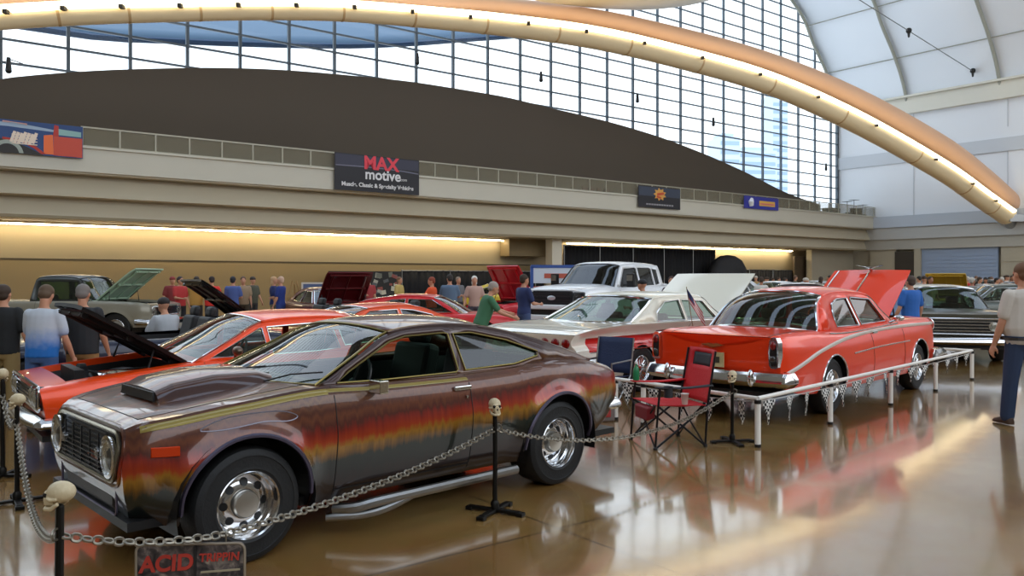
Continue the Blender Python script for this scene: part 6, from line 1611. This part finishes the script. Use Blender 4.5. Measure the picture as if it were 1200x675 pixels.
# ---- easels and blue panel by the tan wall
for i,(px,d,lab) in enumerate(((345,26.0,'bare wooden easel before the tan wall left of the blue panel'),)):
    c=at(px,d+1.6); r=empty('wooden_easel',(c.x,c.y,0),.2,lab,'easel'); WD=mat('easel_wood','#9a7a4c',.6)
    for x in (-.45,.45): b=MB(); b.cyl((x,0,0),(x*.15,.05,1.55),.03,n=6); b.build('leg',WD,r)
    b=MB(); b.cyl((0,.6,0),(0,.08,1.45),.03,n=6); b.build('leg',WD,r)
    for z in (.55,1.0): b=MB(); b.box((0,-.03,z),(.9,.05,.06)); b.build('shelf_bar',WD,r,False)
c=at(367,27.6); r=empty('notice_panel',(c.x,c.y,0),.15,'blue panelled notice stand with white frame before the tan wall','notice stand')
b=MB(); b.box((0,0,.95),(.66,.04,1.0)); b.build('panel',mat('panel_blue','#54648a',.6),r,False)
b=MB()
for x in (-.36,.36): b.box((x,0,.75),(.06,.06,1.5))
b.box((0,0,1.48),(.76,.06,.06)); b.build('frame',mat('panel_frame','#cfc9bd',.6),r,False)
# ---- old grey pickup with its hood up, far left
def old_truck():
    sp=dict(x0=-2.7,x1=2.3,top=[(-2.7,1.05),(.8,1.10),(1.9,1.06),(2.3,.98)],sh=[(-2.7,1.07),(.8,1.07),(1.9,1.04),(2.3,.98)],hw=[(-2.7,.93),(0,.96),(2,.94),(2.3,.86)],bot=.42,pw=5,
     prof=[(0,.93),(.3,.98),(.6,1.0),(.9,.97),(1,.93)],arch=[(-1.5,.42,.38),(1.45,.42,.38)],flare=.02,front=[(.3,0),(1,0)],rear=[(0,0),(2,0)],cabin=(-.75,.7),hood=(.85,2.15),hood_open=True,door=[(-.6,.75)],seat_x=0,
     gh=dict(rail=[(.80,1.06),(.58,1.35),(.42,1.62),(0,1.68),(-.4,1.68),(-.66,1.64),(-.72,1.5),(-.78,1.07)],roof_i=(2,5),bow_f=.14,bow_r=-.02,bow_rt=-.02,crown=.05,pw=4,yb=.96,curv=.05,rear_i=[34,42],wins=[[(.6,1.1),(.38,1.56),(-.58,1.58),(-.62,1.1)]],round=0,wtm=BLACK),tum=.24)
    K=Car('old_pickup_truck','grey square-cab pickup with its hood up against the tan wall at far left','truck',(-11.3,21.2),math.atan2(-.05,1),sp)
    m=paint('grey_tan_paint','#8f8a7a',.2); K.body(m); K.greenhouse(mat('dark_cab_paint','#2b2d28',.4,coat=.5),glass=GLASSG,trim=BLACK); K.interior(); K.wheels(.39,.24,'steel'); K.engine_bay(m); K.raised_hood(m,math.radians(42),mat('green_hood_lining','#9ab59c',.5))
    front_ends(K,.82,.22,.75,4,.09,double=False,lx=.66); K.bumper(2.28,.55,.9,.16,.12,sgn=1); K.adopt()
old_truck()
c=at(197,12.9); r=empty('folding_stool',(c.x,c.y,0),2.6,'low folding stool under the seated man in light grey shirt','stool')
b=MB(); b.box((.02,0,.385),(.36,.36,.03)); bevel(b.build('seat',BLACK,r,False),.01)
for sx in (-.14,.18):
    for sy in (-.14,.14): b=MB(); b.cyl((sx,sy,.37),(sx*1.1,sy*1.1,0),.012,n=8); b.build('leg',STEEL,r)
# ---- more show cars at the back right
def far_car(px,d,ang,label,col,metal=.2,hood=0,**k):
    c=at(px,d); return simple_car('show_car',label,'car',(c.x,c.y),ang,paint('far_paint_'+col,col,metal),hood=hood,group='show cars at the far right of the hall',**k)
far_car(752,29.5,math.atan2(-.75,-.66),'white sedan just right of the white pickup cab','#d0d2d4',roof=1.48,zh=1.0)
far_car(852,30,math.atan2(-.75,-.66),'white crossover behind the raised cream hood','#c4c8cc',roof=1.62,zh=1.08)
far_car(905,34,math.atan2(-.7,-.7),'white saloon in the row beyond the tomato red roof','#dfe2e6',roof=1.5,zh=1.02)
far_car(925,22.5,math.atan2(.45,-.9),'dark charcoal coupe whose roof shows over the tomato red roof','#3a2a26',roof=1.50,zh=1.05)
far_car(952,39,math.atan2(-.7,-.7),'silver saloon farthest beyond the tomato red roof','#aeb4ba',roof=1.5,zh=1.0)
far_car(1112,31,math.atan2(-.8,-.5),'yellow car with raised hood over the olive sedan roof','#cda536',hood=45,roof=1.4,zh=1.0)
far_car(1150,37,math.atan2(-.9,-.3),'black truck-like car with open lid over the olive sedan roof','#1c1d1c',roof=1.6,zh=1.1)
far_car(1166,23.2,math.atan2(.2,-1),'grey-green sedan roof between olive sedan and the man at right edge','#5a5e56',roof=1.46,zh=1.0)
far_car(1192,27.5,math.atan2(-.8,-.5),'dark hardtop near the right edge behind the crowd','#26282c',roof=1.5,zh=1.0)
